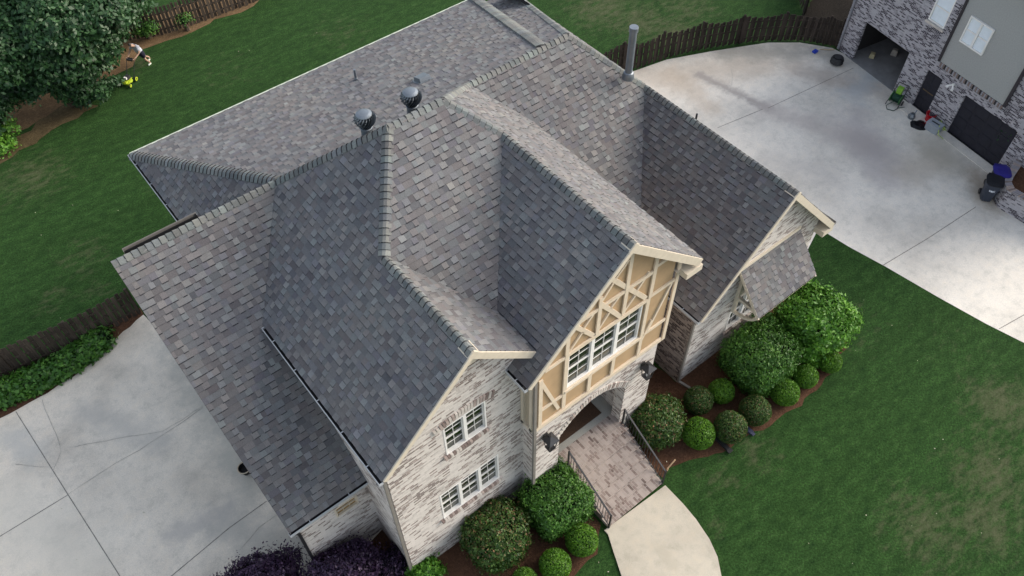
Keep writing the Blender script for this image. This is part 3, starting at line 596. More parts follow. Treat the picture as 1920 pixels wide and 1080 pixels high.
# awning over the gable 3 window
hr = at(1500.8, 425, Y=W3); HX0, HX1 = 16.34, 19.34; hz1 = 5.02; hy = 7.72; hz0 = 3.62
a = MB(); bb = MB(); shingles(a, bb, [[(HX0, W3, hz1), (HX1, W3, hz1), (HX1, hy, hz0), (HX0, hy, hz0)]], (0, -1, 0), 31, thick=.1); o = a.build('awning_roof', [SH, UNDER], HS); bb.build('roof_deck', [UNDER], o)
m = MB(); m.bar((HX0+.01, W3, hz1-.09), (HX0+.01, hy, hz0-.09), .05, .12); m.bar((HX1-.03, W3, hz1-.1), (HX1-.03, hy, hz0-.1), .05, .12); m.bar((HX0, hy+.03, hz0-.1), (HX1, hy+.03, hz0-.1), .04, .1); m.bar((HX0, W3-.03, hz1+.03), (HX1, W3-.03, hz1+.03), .06, .12); m.build('awning_trim', TRIM, o)
for x in (HX0+.3, HX1-.3):
    m = MB(); m.bar((x, W3-.06, hz0-1.05), (x, W3-.06, hz1-.3), .12, .12, 0, (0, 1, 0)); m.bar((x, W3-.05, hz0-.22), (x, hy+.12, hz0-.22), .11, .12)
    pts = [(x, W3-.08-.95*math.sin(t), hz0-1.0+.75*(1-math.cos(t))) for t in np.linspace(0, math.pi/2, 7)]
    for p, q in zip(pts, pts[1:]): m.bar(p, q, .1, .1)
    m.build('awning_bracket', TRIM, o)
# garage wing
GW = 11.0; gx0 = .72
GWN = (2.05-gx0, 2.55-gx0, 2.55, 3.15)
_a = at(632, 968, Y=GW); _b = at(668, 946, Y=GW)
GWN = (_a.x-gx0-.02, _b.x-gx0+.1, _a.z-.06, _a.z+.46)
rw('wall', (gx0, GW, 0), (1, 0, 0), [(0, 0), (X0-gx0, 0), (X0-gx0, zMF(GW)-.17), (0, zMF(GW)-.17)], [GWN])
AMB = plain('amber_lit_pane', (.30, .19, .07), .3, .3, 3)
window(HS, (gx0, GW, 0), (1, 0, 0), *GWN, sashes=1, cols=3, rows=2, frame=TRIM, glass=AMB, depth=.06)
rw('wall', (gx0, YR+.15, 0), (0, -1, 0), [(0, 0), (YR+.15-GW, 0), (YR+.15-GW, zMF(GW)-.2), (.2, ZR-.25), (0, ZR-.3)])
rw('wall', (X0+.2, YR+.15, 0), (-1, 0, 0), [(0, 0), (2.4, 0), (2.4, ZR-.15), (0, ZR-.15)])
rake_ = MB(); rake_.bar((GL0+.02, YR, ZR-.10), (GL1+.02, ye, zge-.10), .03, .12); rake_.build('rake_board', GREYP, HS)
gutter(HS, (GL1-.02, ye+.02, zge), (3.0, ye+.02, zge), (0, -1, 0))
gutter(HS, (GL0+.4, YR+.16, ZR-.0), (2.75, YR+.16, ZR-.0), (0, 1, 0), lip=GREYP, straps=False)
gutter(HS, (xe+.02, F1-.02, ze+.01), (xe+.02, yV-.1, ze+.01), (-1, 0, 0))
gutter(HS, (C1[0]+.03, YR+.8, C1[2]+.01), (C1[0]+.03, C1[1], C1[2]+.01), (-1, 0, 0))
m = MB(); m.bar((C1[0], C1[1]+.03, C1[2]-.06), (ST1[0], C1[1]+.03, C1[2]-.06), .05, .16); m.build('rear_fascia', plain('pale_green_trim', (.55, .6, .48), .6, .05), HS)
gutter(HS, (6.88, F2, zG2L(6.86)+.01), (6.88, 9.08, zG2L(6.86)+.01), (-1, 0, 0))
gutter(HS, (14.23, F3, ze3+.01), (14.23, yv3, ze3+.01), (-1, 0, 0)); gutter(HS, (20.98, F3-.02, 4.42), (20.98, 23.4, 4.42), (1, 0, 0), lip=GREYP)
downspout(HS, [(xe-.08, F1+.1, 7.5), (X0-.07, W1+.02, 7.1), (X0-.07, W1+.02, .15), (X0-.07, W1-.35, .06)])
downspout(HS, [(6.82, F2+.12, 8.1), (GX0-.02, W2-.07, 7.75), (GX0-.02, W2-.07, .2)])
downspout(HS, [(14.15, F3+.1, 4.25), (RX0-.03, W3-.06, 3.9), (RX0-.03, W3-.06, .2), (RX0+.15, W3-.5, .08)])
downspout(HS, [(gx0-.1, ye+.0, 3.7), (gx0-.03, GW-.05, 3.4), (gx0-.03, GW-.05, .2)], DARKM)
# steps and railings
SX0, SX1 = 8.74, 11.2
for i in range(7):
    b = MB(); y1 = 8.55; y0 = 6.42+i*.305; z = .18*(i+1)-.02; b.box(((SX0+SX1)/2, (y0+y1)/2, z-.09), (SX1-SX0, y1-y0, .18)); 
    b.box(((SX0+SX1)/2, y0-.012, z-.02), (SX1-SX0+.01, .03, .05), 0)
    if i == 6: b.box(((SX0+SX1)/2, 8.75, 1.2), (SX1-SX0-.01, .5, .115))
    b.build('step', BR_ST, HS)
b = MB(); b.box((SX0-.06, 7.5, .55), (.1, 2.1, 1.1)); b.box((SX1+.06, 7.5, .55), (.1, 2.1, 1.1)); 
for i in (): pass
def railing(x, y0, y1, z0, z1, ya=None):
    m = MB(); H2 = .92
    for (y, z) in ((y0, z0), (y1, z1)): m.bar((x, y, z-.1), (x, y, z+H2+.04), .05, .05, 0, (0, 1, 0))
    m.bar((x, y0, z0+H2), (x, y1, z1+H2), .05, .035); m.bar((x, y0, z0+.12), (x, y1, z1+.12), .03, .025)
    n = int((y1-y0)/.12)
    for i in range(1, n): t = i/n; y = y0+(y1-y0)*t; z = z0+(z1-z0)*t; m.bar((x, y, z+.12), (x, y, z+H2), .016, .016, 0, (0, 1, 0))
    return m.build('railing', DARKM, HS)
railing(SX0+.02, 6.4, 8.5, .05, 1.22); railing(SX1-.02, 6.4, 8.5, .05, 1.22)
# wall lanterns
def lantern(x, z):
    m = MB(); y = W2-.26; g_ = MB()
    m.box((x, W2-.03, z+.1), (.14, .05, .34)); m.bar((x, W2-.04, z+.32), (x, y, z+.42), .035, .035)
    for sx in (-1, 1):
        for sy in (-1, 1): m.bar((x+sx*.10, y+sy*.10, z-.22), (x+sx*.15, y+sy*.15, z+.24), .022, .022, 0, (0, 1, 0))
    for zz, r in ((-.22, .11), (.24, .16)):
        for a in range(4):
            c = [(-r, -r), (r, -r), (r, r), (-r, r)]; p, q = c[a], c[(a+1) % 4]; m.bar((x+p[0], y+p[1], z+zz), (x+q[0], y+q[1], z+zz), .028, .028)
    m.add([(x-.19, y-.19, z+.25), (x+.19, y-.19, z+.25), (x+.19, y+.19, z+.25), (x-.19, y+.19, z+.25), (x, y, z+.42)], [(0, 1, 4), (1, 2, 4), (2, 3, 4), (3, 0, 4), (3, 2, 1, 0)])
    m.box((x, y, z-.22), (.2, .2, .02)); o = m.build('wall_lantern', DARKM, HS)
    g_.tube([(x, y, z-.2), (x, y, z-.05)], .025, 8); g_.build('candle', WHITE, o)
_l = at(1032, 832, Y=W2-.26); _r = at(1214, 698, Y=W2-.26)
lantern(_l.x, _l.z); lantern(_r.x, _r.z)
# roof vents
def turbine(x, y, z):
    m = MB(); o = None
    m.lathe((x, y, z-.75), [(.16, 0), (.155, .42), (.17, .45), (.15, .46)], 20); base = m.build('turbine_vent', GALV, HS)
    b = MB(); n = 18
    for i in range(n):
        a0 = i*2*math.pi/n; P = []
        for k in range(7):
            t = k/6; zz = -.28+.40*t; r = (.15, .20, .25, .285, .298, .278, .215)[k]; aa = a0+t*1.0
            P.append((Vector((x+r*math.cos(aa), y+r*math.sin(aa), z+zz)), Vector((x+(r-.06)*math.cos(aa+.20), y+(r-.06)*math.sin(aa+.20), z+zz))))
        for k in range(6): b.poly([P[k][0], P[k][1], P[k+1][1], P[k+1][0]])
    b.lathe((x, y, z), [(.215, .115), (.205, .14), (.14, .17), (.06, .182), (.01, .183)], 20); b.build('turbine_fins', GALV, base, smooth=False)
    d = MB(); d.lathe((x, y, z), [(.10, -.3), (.17, -.12), (.22, .02), (.18, .11)], 16); d.build('turbine_core', SLATE, base)
_t1 = at(683, 221, Y=15.25); _t2 = at(770, 180, Y=15.25); turbine(*_t1); turbine(*_t2)
def pipe(P, h, r, name='vent_pipe', m=GALV, capr=None):
    b = MB(); b.lathe(P, [(r*1.7, -.15), (r*1.5, .0), (r*1.3, .08), (r*1.05, .10), (r, .1), (r, h)], 18)
    if capr: b.lathe((P[0], P[1], P[2]+h), [(capr, -.16), (capr, 0), (capr*.96, .01)], 18)
    return b.build(name, m, HS, smooth=False)
_p = on(668, 150, (0, YR, ZR), (0, SR, 1)); pipe(_p, .42, .045)
_p = on(792, 150, (0, YR, ZR), (0, SR, 1)); b = MB(); b.box(_p+Vector((0, 0, .08)), (.42, .42, .16), 0, Matrix.Rotation(-math.atan(SR), 3, 'X'), taper=.9); b.box(_p+Vector((0, 0, .01)), (.55, .55, .02), 0, Matrix.Rotation(-math.atan(SR), 3, 'X')); b.build('box_vent', GALV, HS)
pipe((16.9, 15.3, ZR-(16.9-15.7)*.97), 1.8, .125, 'flue_pipe', GALV, .15)
_p = at(1306, 218, X=18.0); pipe((_p.x, _p.y, _p.z-.35), .45, .035, 'vent_pipe', DARKM)
_p = on(548, 494, (5.62, 0, 10.55), (-1, 0, 1)); 
# ================================================================ plants
def leaf_mesh(name, centers, normals, size, m, parent=None, spread=.7, tone=None, aspect=.5):
    """many small folded leaf faces; centers/normals are (n,3)"""
    n = len(centers); nr = normals+rng.normal(0, spread, (n, 3)); nr /= np.linalg.norm(nr, axis=1)[:, None]
    a = np.cross(nr, rng.normal(0, 1, (n, 3))); a /= np.linalg.norm(a, axis=1)[:, None]; b = np.cross(nr, a)
    sz = size*rng.uniform(.6, 1.35, (n, 1)); L = a*sz; W = b*sz*aspect
    V = np.empty((n, 4, 3)); V[:, 0] = centers-L; V[:, 1] = centers+W-nr*sz*.12; V[:, 2] = centers+L; V[:, 3] = centers-W-nr*sz*.12
    me = bpy.data.meshes.new(name); me.vertices.add(4*n); me.vertices.foreach_set('co', V.reshape(-1))
    me.loops.add(4*n); me.loops.foreach_set('vertex_index', np.arange(4*n, dtype=np.int32)); me.polygons.add(n)
    me.polygons.foreach_set('loop_start', np.arange(0, 4*n, 4, dtype=np.int32)); me.polygons.foreach_set('loop_total', np.full(n, 4, dtype=np.int32))
    me.materials.append(m); t = rng.beta(2, 2.4, n) if tone is None else tone
    at_ = me.attributes.new('tone', 'FLOAT', 'FACE'); at_.data.foreach_set('value', np.clip(t, 0, 1).astype(np.float32))
    me.update(); me.validate(); o = bpy.data.objects.new(name, me); col.objects.link(o)
    if parent: o.parent = parent
    return o
def sph(n):
    v = rng.normal(0, 1, (n, 3)); return v/np.linalg.norm(v, axis=1)[:, None]
def lump(d, seed, amp):
    r = np.random.default_rng(seed); out = np.zeros(len(d))
    for k in range(7): f = r.normal(0, 1, 3)*r.uniform(1.5, 4.5); out += np.sin(d@f+r.uniform(0, 6))/7
    return 1+amp*out*2.2
def core(name, c, rad, seed, amp, m, parent, k=.86, bottom=None):
    b = MB(); nu, nv = 18, 12; P = []
    for j in range(nv+1):
        th = math.pi*j/nv
        for i in range(nu): ph = 2*math.pi*i/nu; P.append((math.sin(th)*math.cos(ph), math.sin(th)*math.sin(ph), math.cos(th)))
    D = np.array(P); rr = lump(D, seed, amp)*k; V = D*rr[:, None]*np.array(rad)+np.array(c); V[:, 2] = np.maximum(V[:, 2], .0 if bottom is None else bottom)
    b.add(V, [(j*nu+i, j*nu+(i+1) % nu, (j+1)*nu+(i+1) % nu, (j+1)*nu+i) for j in range(nv) for i in range(nu)]); return b.build(name, m, parent, smooth=True, local=True)
def shrub(name, loc, rad, n, leaf, m, label, cat='shrub', group=None, seed=1, amp=.06, twig=0, spread=.6, boxy=0., base=0.05, tonef=None, corem=None, twr=.16, aspect=.5):
    """rad = half sizes; shrub stands on the ground, centre at rad z"""
    root = empty(name, (loc[0], loc[1], loc[2] if len(loc) > 2 else 0), label, cat, group)
    d = sph(n); 
    pw_ = 2+boxy*7
    if boxy: D = d/(np.abs(d)**pw_).sum(1)[:, None]**(1/pw_)
    else: D = d
    c = np.array([0, 0, rad[2]*.93+base])
    R_ = lump(d, seed, amp)*(1-rng.exponential(.045, n)); P = D*R_[:, None]*np.array(rad)+c
    if twig:
        k = twig; td = sph(k); TD = td
        if boxy: TD = td/(np.abs(td)**pw_).sum(1)[:, None]**(1/pw_)
        TC = TD*(lump(td, seed, amp)*rng.uniform(.82, 1.06, k))[:, None]*np.array(rad)+c; idx = rng.integers(0, k, n)
        P2 = TC[idx]+rng.normal(0, twr, (n, 3))*np.array([1, 1, .8]); P = np.where((rng.random(n) < .5)[:, None], P, P2); nrm = P-c; tt = rng.beta(2, 2.6, n)*.65+.35*rng.random(k)[idx]
    else: nrm = d/np.array(rad); tt = rng.beta(2.2, 2.4, n)
    nrm = nrm/np.linalg.norm(nrm, axis=1)[:, None]
    if tonef is not None: tt = tonef(P, tt)
    keep = P[:, 2] > .02; P = P[keep]; nrm = nrm[keep]; tt = tt[keep]
    leaf_mesh('foliage', P, nrm, leaf, m, root, spread, tt, aspect)
    if boxy:
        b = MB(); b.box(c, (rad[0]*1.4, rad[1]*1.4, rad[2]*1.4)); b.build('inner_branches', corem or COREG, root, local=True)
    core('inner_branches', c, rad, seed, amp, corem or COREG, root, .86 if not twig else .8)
    s = MB(); s.tube([(0, 0, -.02), (0, 0, rad[2])], .05, 7); s.build('stem', BARK, root, local=True)
    return root
GB = 'clipped round boxwoods in the right mulch bed'; GB2 = 'clipped round boxwoods beside the steps'
def gnd(u, v, z): P = at(u, v, Z=z); return (P.x, P.y)
balls = [  # pixel centre, radius, label, group, material
 (1310, 750, .52, 'bronze tinged boxwood ball nearest the house wall downspout', GB, LF_RED), (1353, 733, .46, 'small dark green boxwood ball between the wall and the large clipped bush', GB, LF_BOX),
 (1310, 812, .56, 'bright green boxwood ball closest to the brick steps, at the front of the right bed', GB, LF_BOX), (1370, 800, .57, 'half bronze, half green boxwood ball beside the black drain end', GB, LF_RED),
 (1416, 769, .55, 'brown flecked boxwood ball below the big square bush', GB, LF_RED), (1472, 735, .50, 'bright green boxwood ball on the outer edge of the bed, third from its right end', GB, LF_BOX),
 (1511, 705, .44, 'boxwood ball beneath the big lobed bush, second from the right end of the bed', GB, LF_BOX), (1557, 678, .42, 'dark small boxwood ball at the far right end of the bed', GB, LF_BOX),
 (1091, 1012, .52, 'bright green boxwood ball touching the foot of the step railing', GB2, LF_BOX), (1041, 1058, .50, 'bright green boxwood ball in front of the bronze tipped bush', GB2, LF_BOX), (984, 1088, .40, 'boxwood ball cut by the lower edge of the photo', GB2, LF_BOX)]
for i, (u, v_, r, lb, gr, m) in enumerate(balls):
    x, y = gnd(u, v_, r*.95)
    shrub('boxwood_ball', (x, y), (r, r, r*.98), 7500, .032, m, lb, 'boxwood', gr, 20+i, .025, spread=.75, base=.0)
def tipf(P, t):   # bronze new growth on top
    k = (P[:, 2]-P[:, 2].min())/(np.ptp(P[:, 2])+1e-6); return np.clip(t*.75+(rng.random(len(t)) < .16+.45*k**2)*rng.uniform(.2, .45, len(t)), 0, 1)
x, y = gnd(1425, 668, 1.0); shrub('square_shrub', (x, y), (1.16, 1.05, .98), 26000, .05, LF_MID, 'large square clipped dark green shrub under the window awning', group=None, seed=3, amp=.05, boxy=.6, twig=500, twr=.07)
x, y = gnd(1524, 606, 1.1); shrub('laurel_shrub', (x, y), (1.14, 1.1, 1.1), 26000, .075, LF_BRIGHT, 'large bright green lobed shrub at the right corner of the house', seed=9, amp=.13, boxy=.3, twig=240, twr=.13)
x, y = gnd(1232, 790, .8); shrub('rounded_shrub', (x, y), (.95, .9, .82), 17000, .045, LF_RED, 'round bronze flecked shrub to the right of the step railing', seed=4, amp=.05, twig=350, twr=.07, tonef=tipf)
x, y = gnd(1040, 938, .85); shrub('square_shrub', (x, y), (.98, .95, .92), 20000, .05, LF_MID, 'square clipped green shrub to the left of the step railing', seed=5, amp=.06, boxy=.5, twig=400, twr=.07, tonef=lambda P, t: t)
x, y = gnd(930, 1005, .8); shrub('rounded_shrub', (x, y), (.98, .92, .88), 19000, .048, LF_RED, 'bronze topped shrub under the lower triple window', seed=6, amp=.05, boxy=.15, twig=380, twr=.07, tonef=tipf)
x, y = gnd(797, 1076, .3); shrub('low_shrub', (x, y), (.5, .5, .33), 3500, .07, LF_BRIGHT, 'low leafy green shrub at the front left corner of the house', seed=8, amp=.1, twig=60, twr=.1)
# burgundy loropetalum by the garage wing
x, y = gnd(640, 1075, .9); root = shrub('burgundy_shrub', (x, y), (1.15, .85, 1.0), 12000, .05, LF_PURP, 'dark burgundy leaved shrub against the garage wing wall', seed=12, amp=.2, twig=230, twr=.13, corem=COREP)
x, y = gnd(480, 1100, .8); shrub('burgundy_shrub', (x, y), (1.45, .85, .9), 15000, .05, LF_PURP, 'dark burgundy leaved shrub beside the parking pad at the lower edge of the photo', seed=13, amp=.28, twig=230, twr=.14, corem=COREP)
x, y = gnd(735, 1060, .35); shrub('burgundy_shrub', (x, y), (.6, .6, .4), 2200, .045, LF_PURP, 'thin sprawling burgundy shrub in the corner beside the front wall', seed=14, amp=.3, twig=50, twr=.12, corem=COREP)
# hedge along the left fence
hp = [(-60, 760), (-10, 738), (30, 722), (75, 703), (120, 680), (160, 652), (190, 628)]
root = empty('hedge', (*gnd(80, 700, 0), 0), 'broad leaved low green hedge in front of the left fence', 'hedge'); off = np.array(root.location)
C_ = []
for a, c in zip(hp, hp[1:]):
    A = np.array(gnd(*a, .3)); Cc = np.array(gnd(*c, .3))
    for t in np.linspace(0, 1, 5)[:-1]: C_.append(A+(Cc-A)*t)
C_ = np.array(C_); n = 9000; idx = rng.integers(0, len(C_), n); d = sph(n); d[:, 2] = np.abs(d[:, 2])
P = np.c_[C_[idx]+rng.normal(0, .06, (n, 2)), np.full(n, .05)]+d*np.array([.62, .62, .55])*rng.uniform(.75, 1.08, (n, 1))
leaf_mesh('foliage', P-off, d, .095, LF_HEDGE, root, .5, None, .6)
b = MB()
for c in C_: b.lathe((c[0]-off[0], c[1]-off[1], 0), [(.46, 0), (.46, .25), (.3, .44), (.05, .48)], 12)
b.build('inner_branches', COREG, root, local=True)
# dark trees at the top left
def tree(name, clumps, label, m, leaf, per, seed, cat='tree', base=None):
    P0 = np.array([np.mean([c[0] for c in clumps]), np.mean([c[1] for c in clumps]), 0]); root = empty(name, tuple(P0), label, cat)
    if base: P0 = np.array([*gnd(*base, 0), 0]); root.location = tuple(P0)
    Ps = []; Ns = []; Ts = []; cb = MB(); tr = MB()
    for i, (x, y, z, r) in enumerate(clumps):
        c = np.array([x, y, z])-P0; k = int(70*r*r)+12; td = sph(k); td[:, 2] = np.where(td[:, 2] < -.35, -td[:, 2], td[:, 2])
        TC = c+td*(r*rng.uniform(.72, 1.1, (k, 1)))*np.array([1, 1, .8]); n = int(per*r*r); idx = rng.integers(0, k, n)
        P = TC[idx]+rng.normal(0, .17, (n, 3))*np.array([1, 1, .6]); N = P-c; N /= np.linalg.norm(N, axis=1)[:, None]; N[:, 2] += .5
        Ps.append(P); Ns.append(N); Ts.append(rng.beta(2, 3, n)*.7+.35*rng.random(k)[idx])
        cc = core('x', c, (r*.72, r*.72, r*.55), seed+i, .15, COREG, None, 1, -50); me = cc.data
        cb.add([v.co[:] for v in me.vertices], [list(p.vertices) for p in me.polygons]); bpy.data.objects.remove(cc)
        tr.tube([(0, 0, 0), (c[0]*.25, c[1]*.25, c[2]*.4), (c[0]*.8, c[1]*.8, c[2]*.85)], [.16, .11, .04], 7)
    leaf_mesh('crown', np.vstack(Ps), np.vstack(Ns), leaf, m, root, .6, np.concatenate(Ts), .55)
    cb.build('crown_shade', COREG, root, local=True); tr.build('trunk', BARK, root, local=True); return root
def cl(lst): return [(*gnd(u, v, z), z, r) for u, v, z, r in lst]
tree('broadleaf_tree', cl([(30, 30, 4.6, 2.0), (100, 55, 4.4, 1.7), (165, 30, 4.2, 1.7), (60, 105, 3.4, 1.5), (-20, 100, 4, 2), (130, 110, 3.0, 1.3), (90, 0, 5, 2), (-60, 40, 5, 2)]), 'large dark green broadleaf tree filling the top left corner', LF_TREE, .115, 2600, 40)
tree('broadleaf_tree', cl([(205, 20, 3.6, 1.3), (222, 45, 2.4, .8), (175, 75, 2.8, 1.2), (192, 100, 1.8, .7), (165, 125, 1.9, .9), (228, 0, 3.6, 1.2), (205, 70, 2.2, .7)]), 'smaller dark tree leaning over the man, beside the rear fence', LF_TREE, .105, 2800, 60, base=(185, 75))
tree('broadleaf_bush', cl([(85, 150, 1.8, 1.0), (50, 160, 1.7, .8), (140, 165, 1.1, .75), (182, 172, .7, .5), (160, 182, .5, .5), (205, 158, .4, .35), (120, 150, 1.6, .8)]), 'low spreading dark bush along the edge of the bare soil', LF_TREE, .10, 3000, 80, 'bush')
tree('broadleaf_bush', cl([(-25, 215, 1.5, 1.1), (0, 190, 1.6, .8)]), 'dark bush at the left edge of the photo above the red soil', LF_TREE, .10, 2600, 90, 'bush')
tree('leafy_bush', cl([(5, 245, .45, .5), (-10, 275, .4, .5), (12, 270, .3, .35)]), 'bright green low bush at the left edge of the photo', LF_BRIGHT, .09, 3000, 95, 'bush')
tree('leafy_bush', cl([(280, 50, .55, .42), (268, 62, .4, .3)]), 'light green bush against the rear fence directly behind the man', LF_MID, .07, 4000, 97, 'bush')
tree('leafy_bush', cl([(345, 38, .6, .32)]), 'small light green creeper on the rear fence, right of the man', LF_MID, .06, 2600, 98, 'bush')
# ================================================================ fences
def fence(name, pxs, label, height=1.5, m=FENCE, scallop=0., span=2.4, pitch=.165, pw=.14, both=True, stepz=None, double=False):
    P = [Vector((*gnd(*p, 0), 0)) for p in pxs]
    C = []                                           # smooth the line
    for i in range(len(P)-1):
        a = P[max(0, i-1)]; b_ = P[i]; c = P[i+1]; d = P[min(len(P)-1, i+2)]
        for k in range(8):
            t = k/8; C.append(.5*((2*b_)+(-a+c)*t+(2*a-5*b_+4*c-d)*t*t+(-a+3*b_-3*c+d)*t**3))
    C.append(P[-1]); L = [0]
    for a, c in zip(C, C[1:]): L.append(L[-1]+(c-a).length)
    def pos(s):
        for i in range(len(C)-1):
            if L[i+1] >= s: t = (s-L[i])/max(1e-6, L[i+1]-L[i]); return C[i].lerp(C[i+1], t), (C[i+1]-C[i]).normalized()
        return C[-1], (C[-1]-C[-2]).normalized()
    root = empty(name, tuple(C[0]), label, 'fence'); n = int(L[-1]/pitch); mb = None; cur = -1
    for i in range(n+1):
        s = i*pitch; p, d = pos(s); sd = Vector((-d.y, d.x, 0)); bay = int(s/span)
        if bay != cur:
            if mb: mb.build('picket_panel', m, root)
            mb = MB(); cur = bay
        f = (s/span) % 1; h = height-scallop*math.sin(math.pi*f)**.8+random.uniform(-.012, .012)
        rot = Matrix((d, sd, Vector((0, 0, 1)))).transposed(); side = (1 if i % 2 else -1)*.035 if both else .035
        mb.box(p+sd*side+Vector((0, 0, h/2+.03)), (pw, .022, h), 0, rot, random.random())
        if double and i % 2 == 0: pass
    mb.build('picket_panel', m, root)
    k = int(L[-1]/span)+1
    for j in range(k+1):
        p, d = pos(min(L[-1], j*span)); sd = Vector((-d.y, d.x, 0)); q = MB(); q.box(p+Vector((0, 0, height/2+.04)), (.09, .09, height+.08), 0, Matrix((d, sd, Vector((0, 0, 1)))).transposed(), .4); q.build('post', m, root)
    for z in (.3, .8, 1.22):
        q = MB(); Q = [pos(s)[0]+Vector((0, 0, z)) for s in np.linspace(0, L[-1], max(2, int(L[-1]/.6)))]
        for a, c in zip(Q, Q[1:]): q.bar(a, c, .035, .08, 0, (0, 0, 1), .4)
        q.build('rail', m, root)
    return root
fence('picket_fence', [(1100, 160), (1150, 136), (1195, 128), (1240, 112), (1300, 96), (1370, 84), (1430, 77), (1500, 77), (1568, 88)], 'dark stained picket fence curving behind the right driveway with dipped tops', 1.62, FENCE, .22, 2.2)
fence('picket_fence', [(262, 588), (230, 606), (180, 634), (120, 662), (60, 688), (0, 712), (-70, 742), (-160, 780)], 'brown picket fence between the rear lawn and the parking pad hedge', 1.5, FENCE2, .0, 2.4, .18, .15)
fence('picket_fence', [(-150, 210), (0, 160), (120, 115), (215, 82), (255, 74), (310, 64), (370, 44), (430, 22), (475, 5), (530, -18)], 'weathered picket fence at the top left behind the man and the trees', 1.55, FENCE2, .0, 2.4, .20, .14)
fence('picket_fence', [(1508, 26), (1500, 5), (1492, -30)], 'short dark fence run beside the deck stairs at the top right', 1.5, FENCE, .1, 2.0)
# ================================================================ neighbouring house
NP = Vector((35.05, 16.78, 0)); ND = (Vector((33.49, 7.79, 0))-NP).normalized()      # wall runs along ND, faces the driveway
nrot = math.atan2(ND.y, ND.x)
NH = empty('neighbour_house', tuple(NP), 'whitewashed brick and grey stucco house beyond the right driveway, one garage door open', 'house', rz=nrot)
def rwN(name, P0, U, outline, holes=(), m=BR_N, reveal=.14, parent=None):
    b = MB(); wall(b, P0, U, outline, holes, reveal=reveal); return b.build(name, m, parent or NH, local=True)
# local frame: x along the wall, y into the house (ND x Z points outwards = -y here)
GO = (0., 2.85, 0., 2.22); DO = (4.08, 4.95, 0., 2.08); GC = (6.25, 9.1, 0., 2.13); UWN = (3.02, 3.92, 4.12, 5.6)
S0, S1, SZ = 4.45, 8.0, 2.8
_U = Vector((1, 0, 0))
def sgn(): return 1
rwN('wall', (0, 0, 0), (1, 0, 0), [(-1.1, 0), (13, 0), (13, 7.6), (-1.1, 7.6)], [GO, DO, GC, UWN])
rwN('wall', (-1.1, 9, 0), (0, -1, 0), [(0, 0), (9, 0), (9, 7.6), (0, 7.6)])
b = MB(); wall(b, (0, -.05, 0), (1, 0, 0), [(S0, SZ), (S1, SZ), (S1, 7.6), (S0, 7.6)], [(4.9, 6.12, 4.16, 5.42)], reveal=.06); b.build('stucco_panel', STUC_N, NH, local=True)
def winN(s0, s1, z0, z1, y, sashes, rows, cols=1):
    fo = MB(); fw = .06
    fo.box(((s0+s1)/2, y, z0+fw/2), (s1-s0, .1, fw)); fo.box(((s0+s1)/2, y, z1-fw/2), (s1-s0, .1, fw)); fo.box((s0+fw/2, y, (z0+z1)/2), (fw, .098, z1-z0-2*fw)); fo.box((s1-fw/2, y, (z0+z1)/2), (fw, .098, z1-z0-2*fw))
    if sashes > 1: fo.box(((s0+s1)/2, y, (z0+z1)/2), (.09, .09, z1-z0-2*fw))
    f = fo.build('window', WHITE, NH, local=True)
    for k in range(sashes):
        w_ = (s1-s0)/sashes; a = s0+k*w_; m = MB(); m.box((a+w_/2, y+.01, (z0+z1)/2), (w_-.14, .05, .05)); m.build('sash', WHITE, f, local=True)
        m = MB(); m.box((a+w_/2, y+.035, (z0+z1)/2), (w_-.1, .02, z1-z0-.1)); m.build('pane', BLIND, f, local=True)
winN(4.9, 6.12, 4.16, 5.42, -.08, 2, 2); winN(*UWN, .05, 1, 2)
m = MB(); m.box((3.47, -.03, 4.05), (1.0, .1, .1)); m.build('window_sill', BPALE, NH, local=True)
m = MB(); 
for i in range(44): m.box((S0+(S1-S0)*(i+.5)/44, -.03, SZ-.11), (.062, .1, .2), (0, 1, 0, 1, 2)[i % 5])
m.build('brick_ledge', [plain('greyed_pale_brick', (.32, .31, .33), .9, .15), BDARK, UNDER], NH, local=True)
NDK = plain('dark_bronze_trim', (.035, .03, .035), .5, .1)
m = MB(); m.box((S0-.03, -.09, 5.2), (.1, .08, 4.8)); m.build('downspout', NDK, NH, local=True)
m = MB(); m.box((S1+.06, -.09, 5.2), (.12, .08, 4.8)); m.build('downspout', NDK, NH, local=True)
m = MB(); m.box((-.95, -.07, 3.7), (.09, .08, 7.2)); m.build('downspout', plain('grey_leader', (.22, .22, .24), .5, .1), NH, local=True)
m = MB(); m.box((6, -.25, 7.62), (14.8, .7, .12)); m.build('eave_board', NDK, NH, local=True)
a = MB(); u_ = MB(); shingles(a, u_, [[(-1.5, -.6, 7.7), (13.4, -.6, 7.7), (13.4, 4, 11), (-1.5, 4, 11)], ], (0, -1, 0), 77); o = a.build('roof_slope', [SH, UNDER], NH, local=True); u_.build('roof_deck', [UNDER], o, local=True)
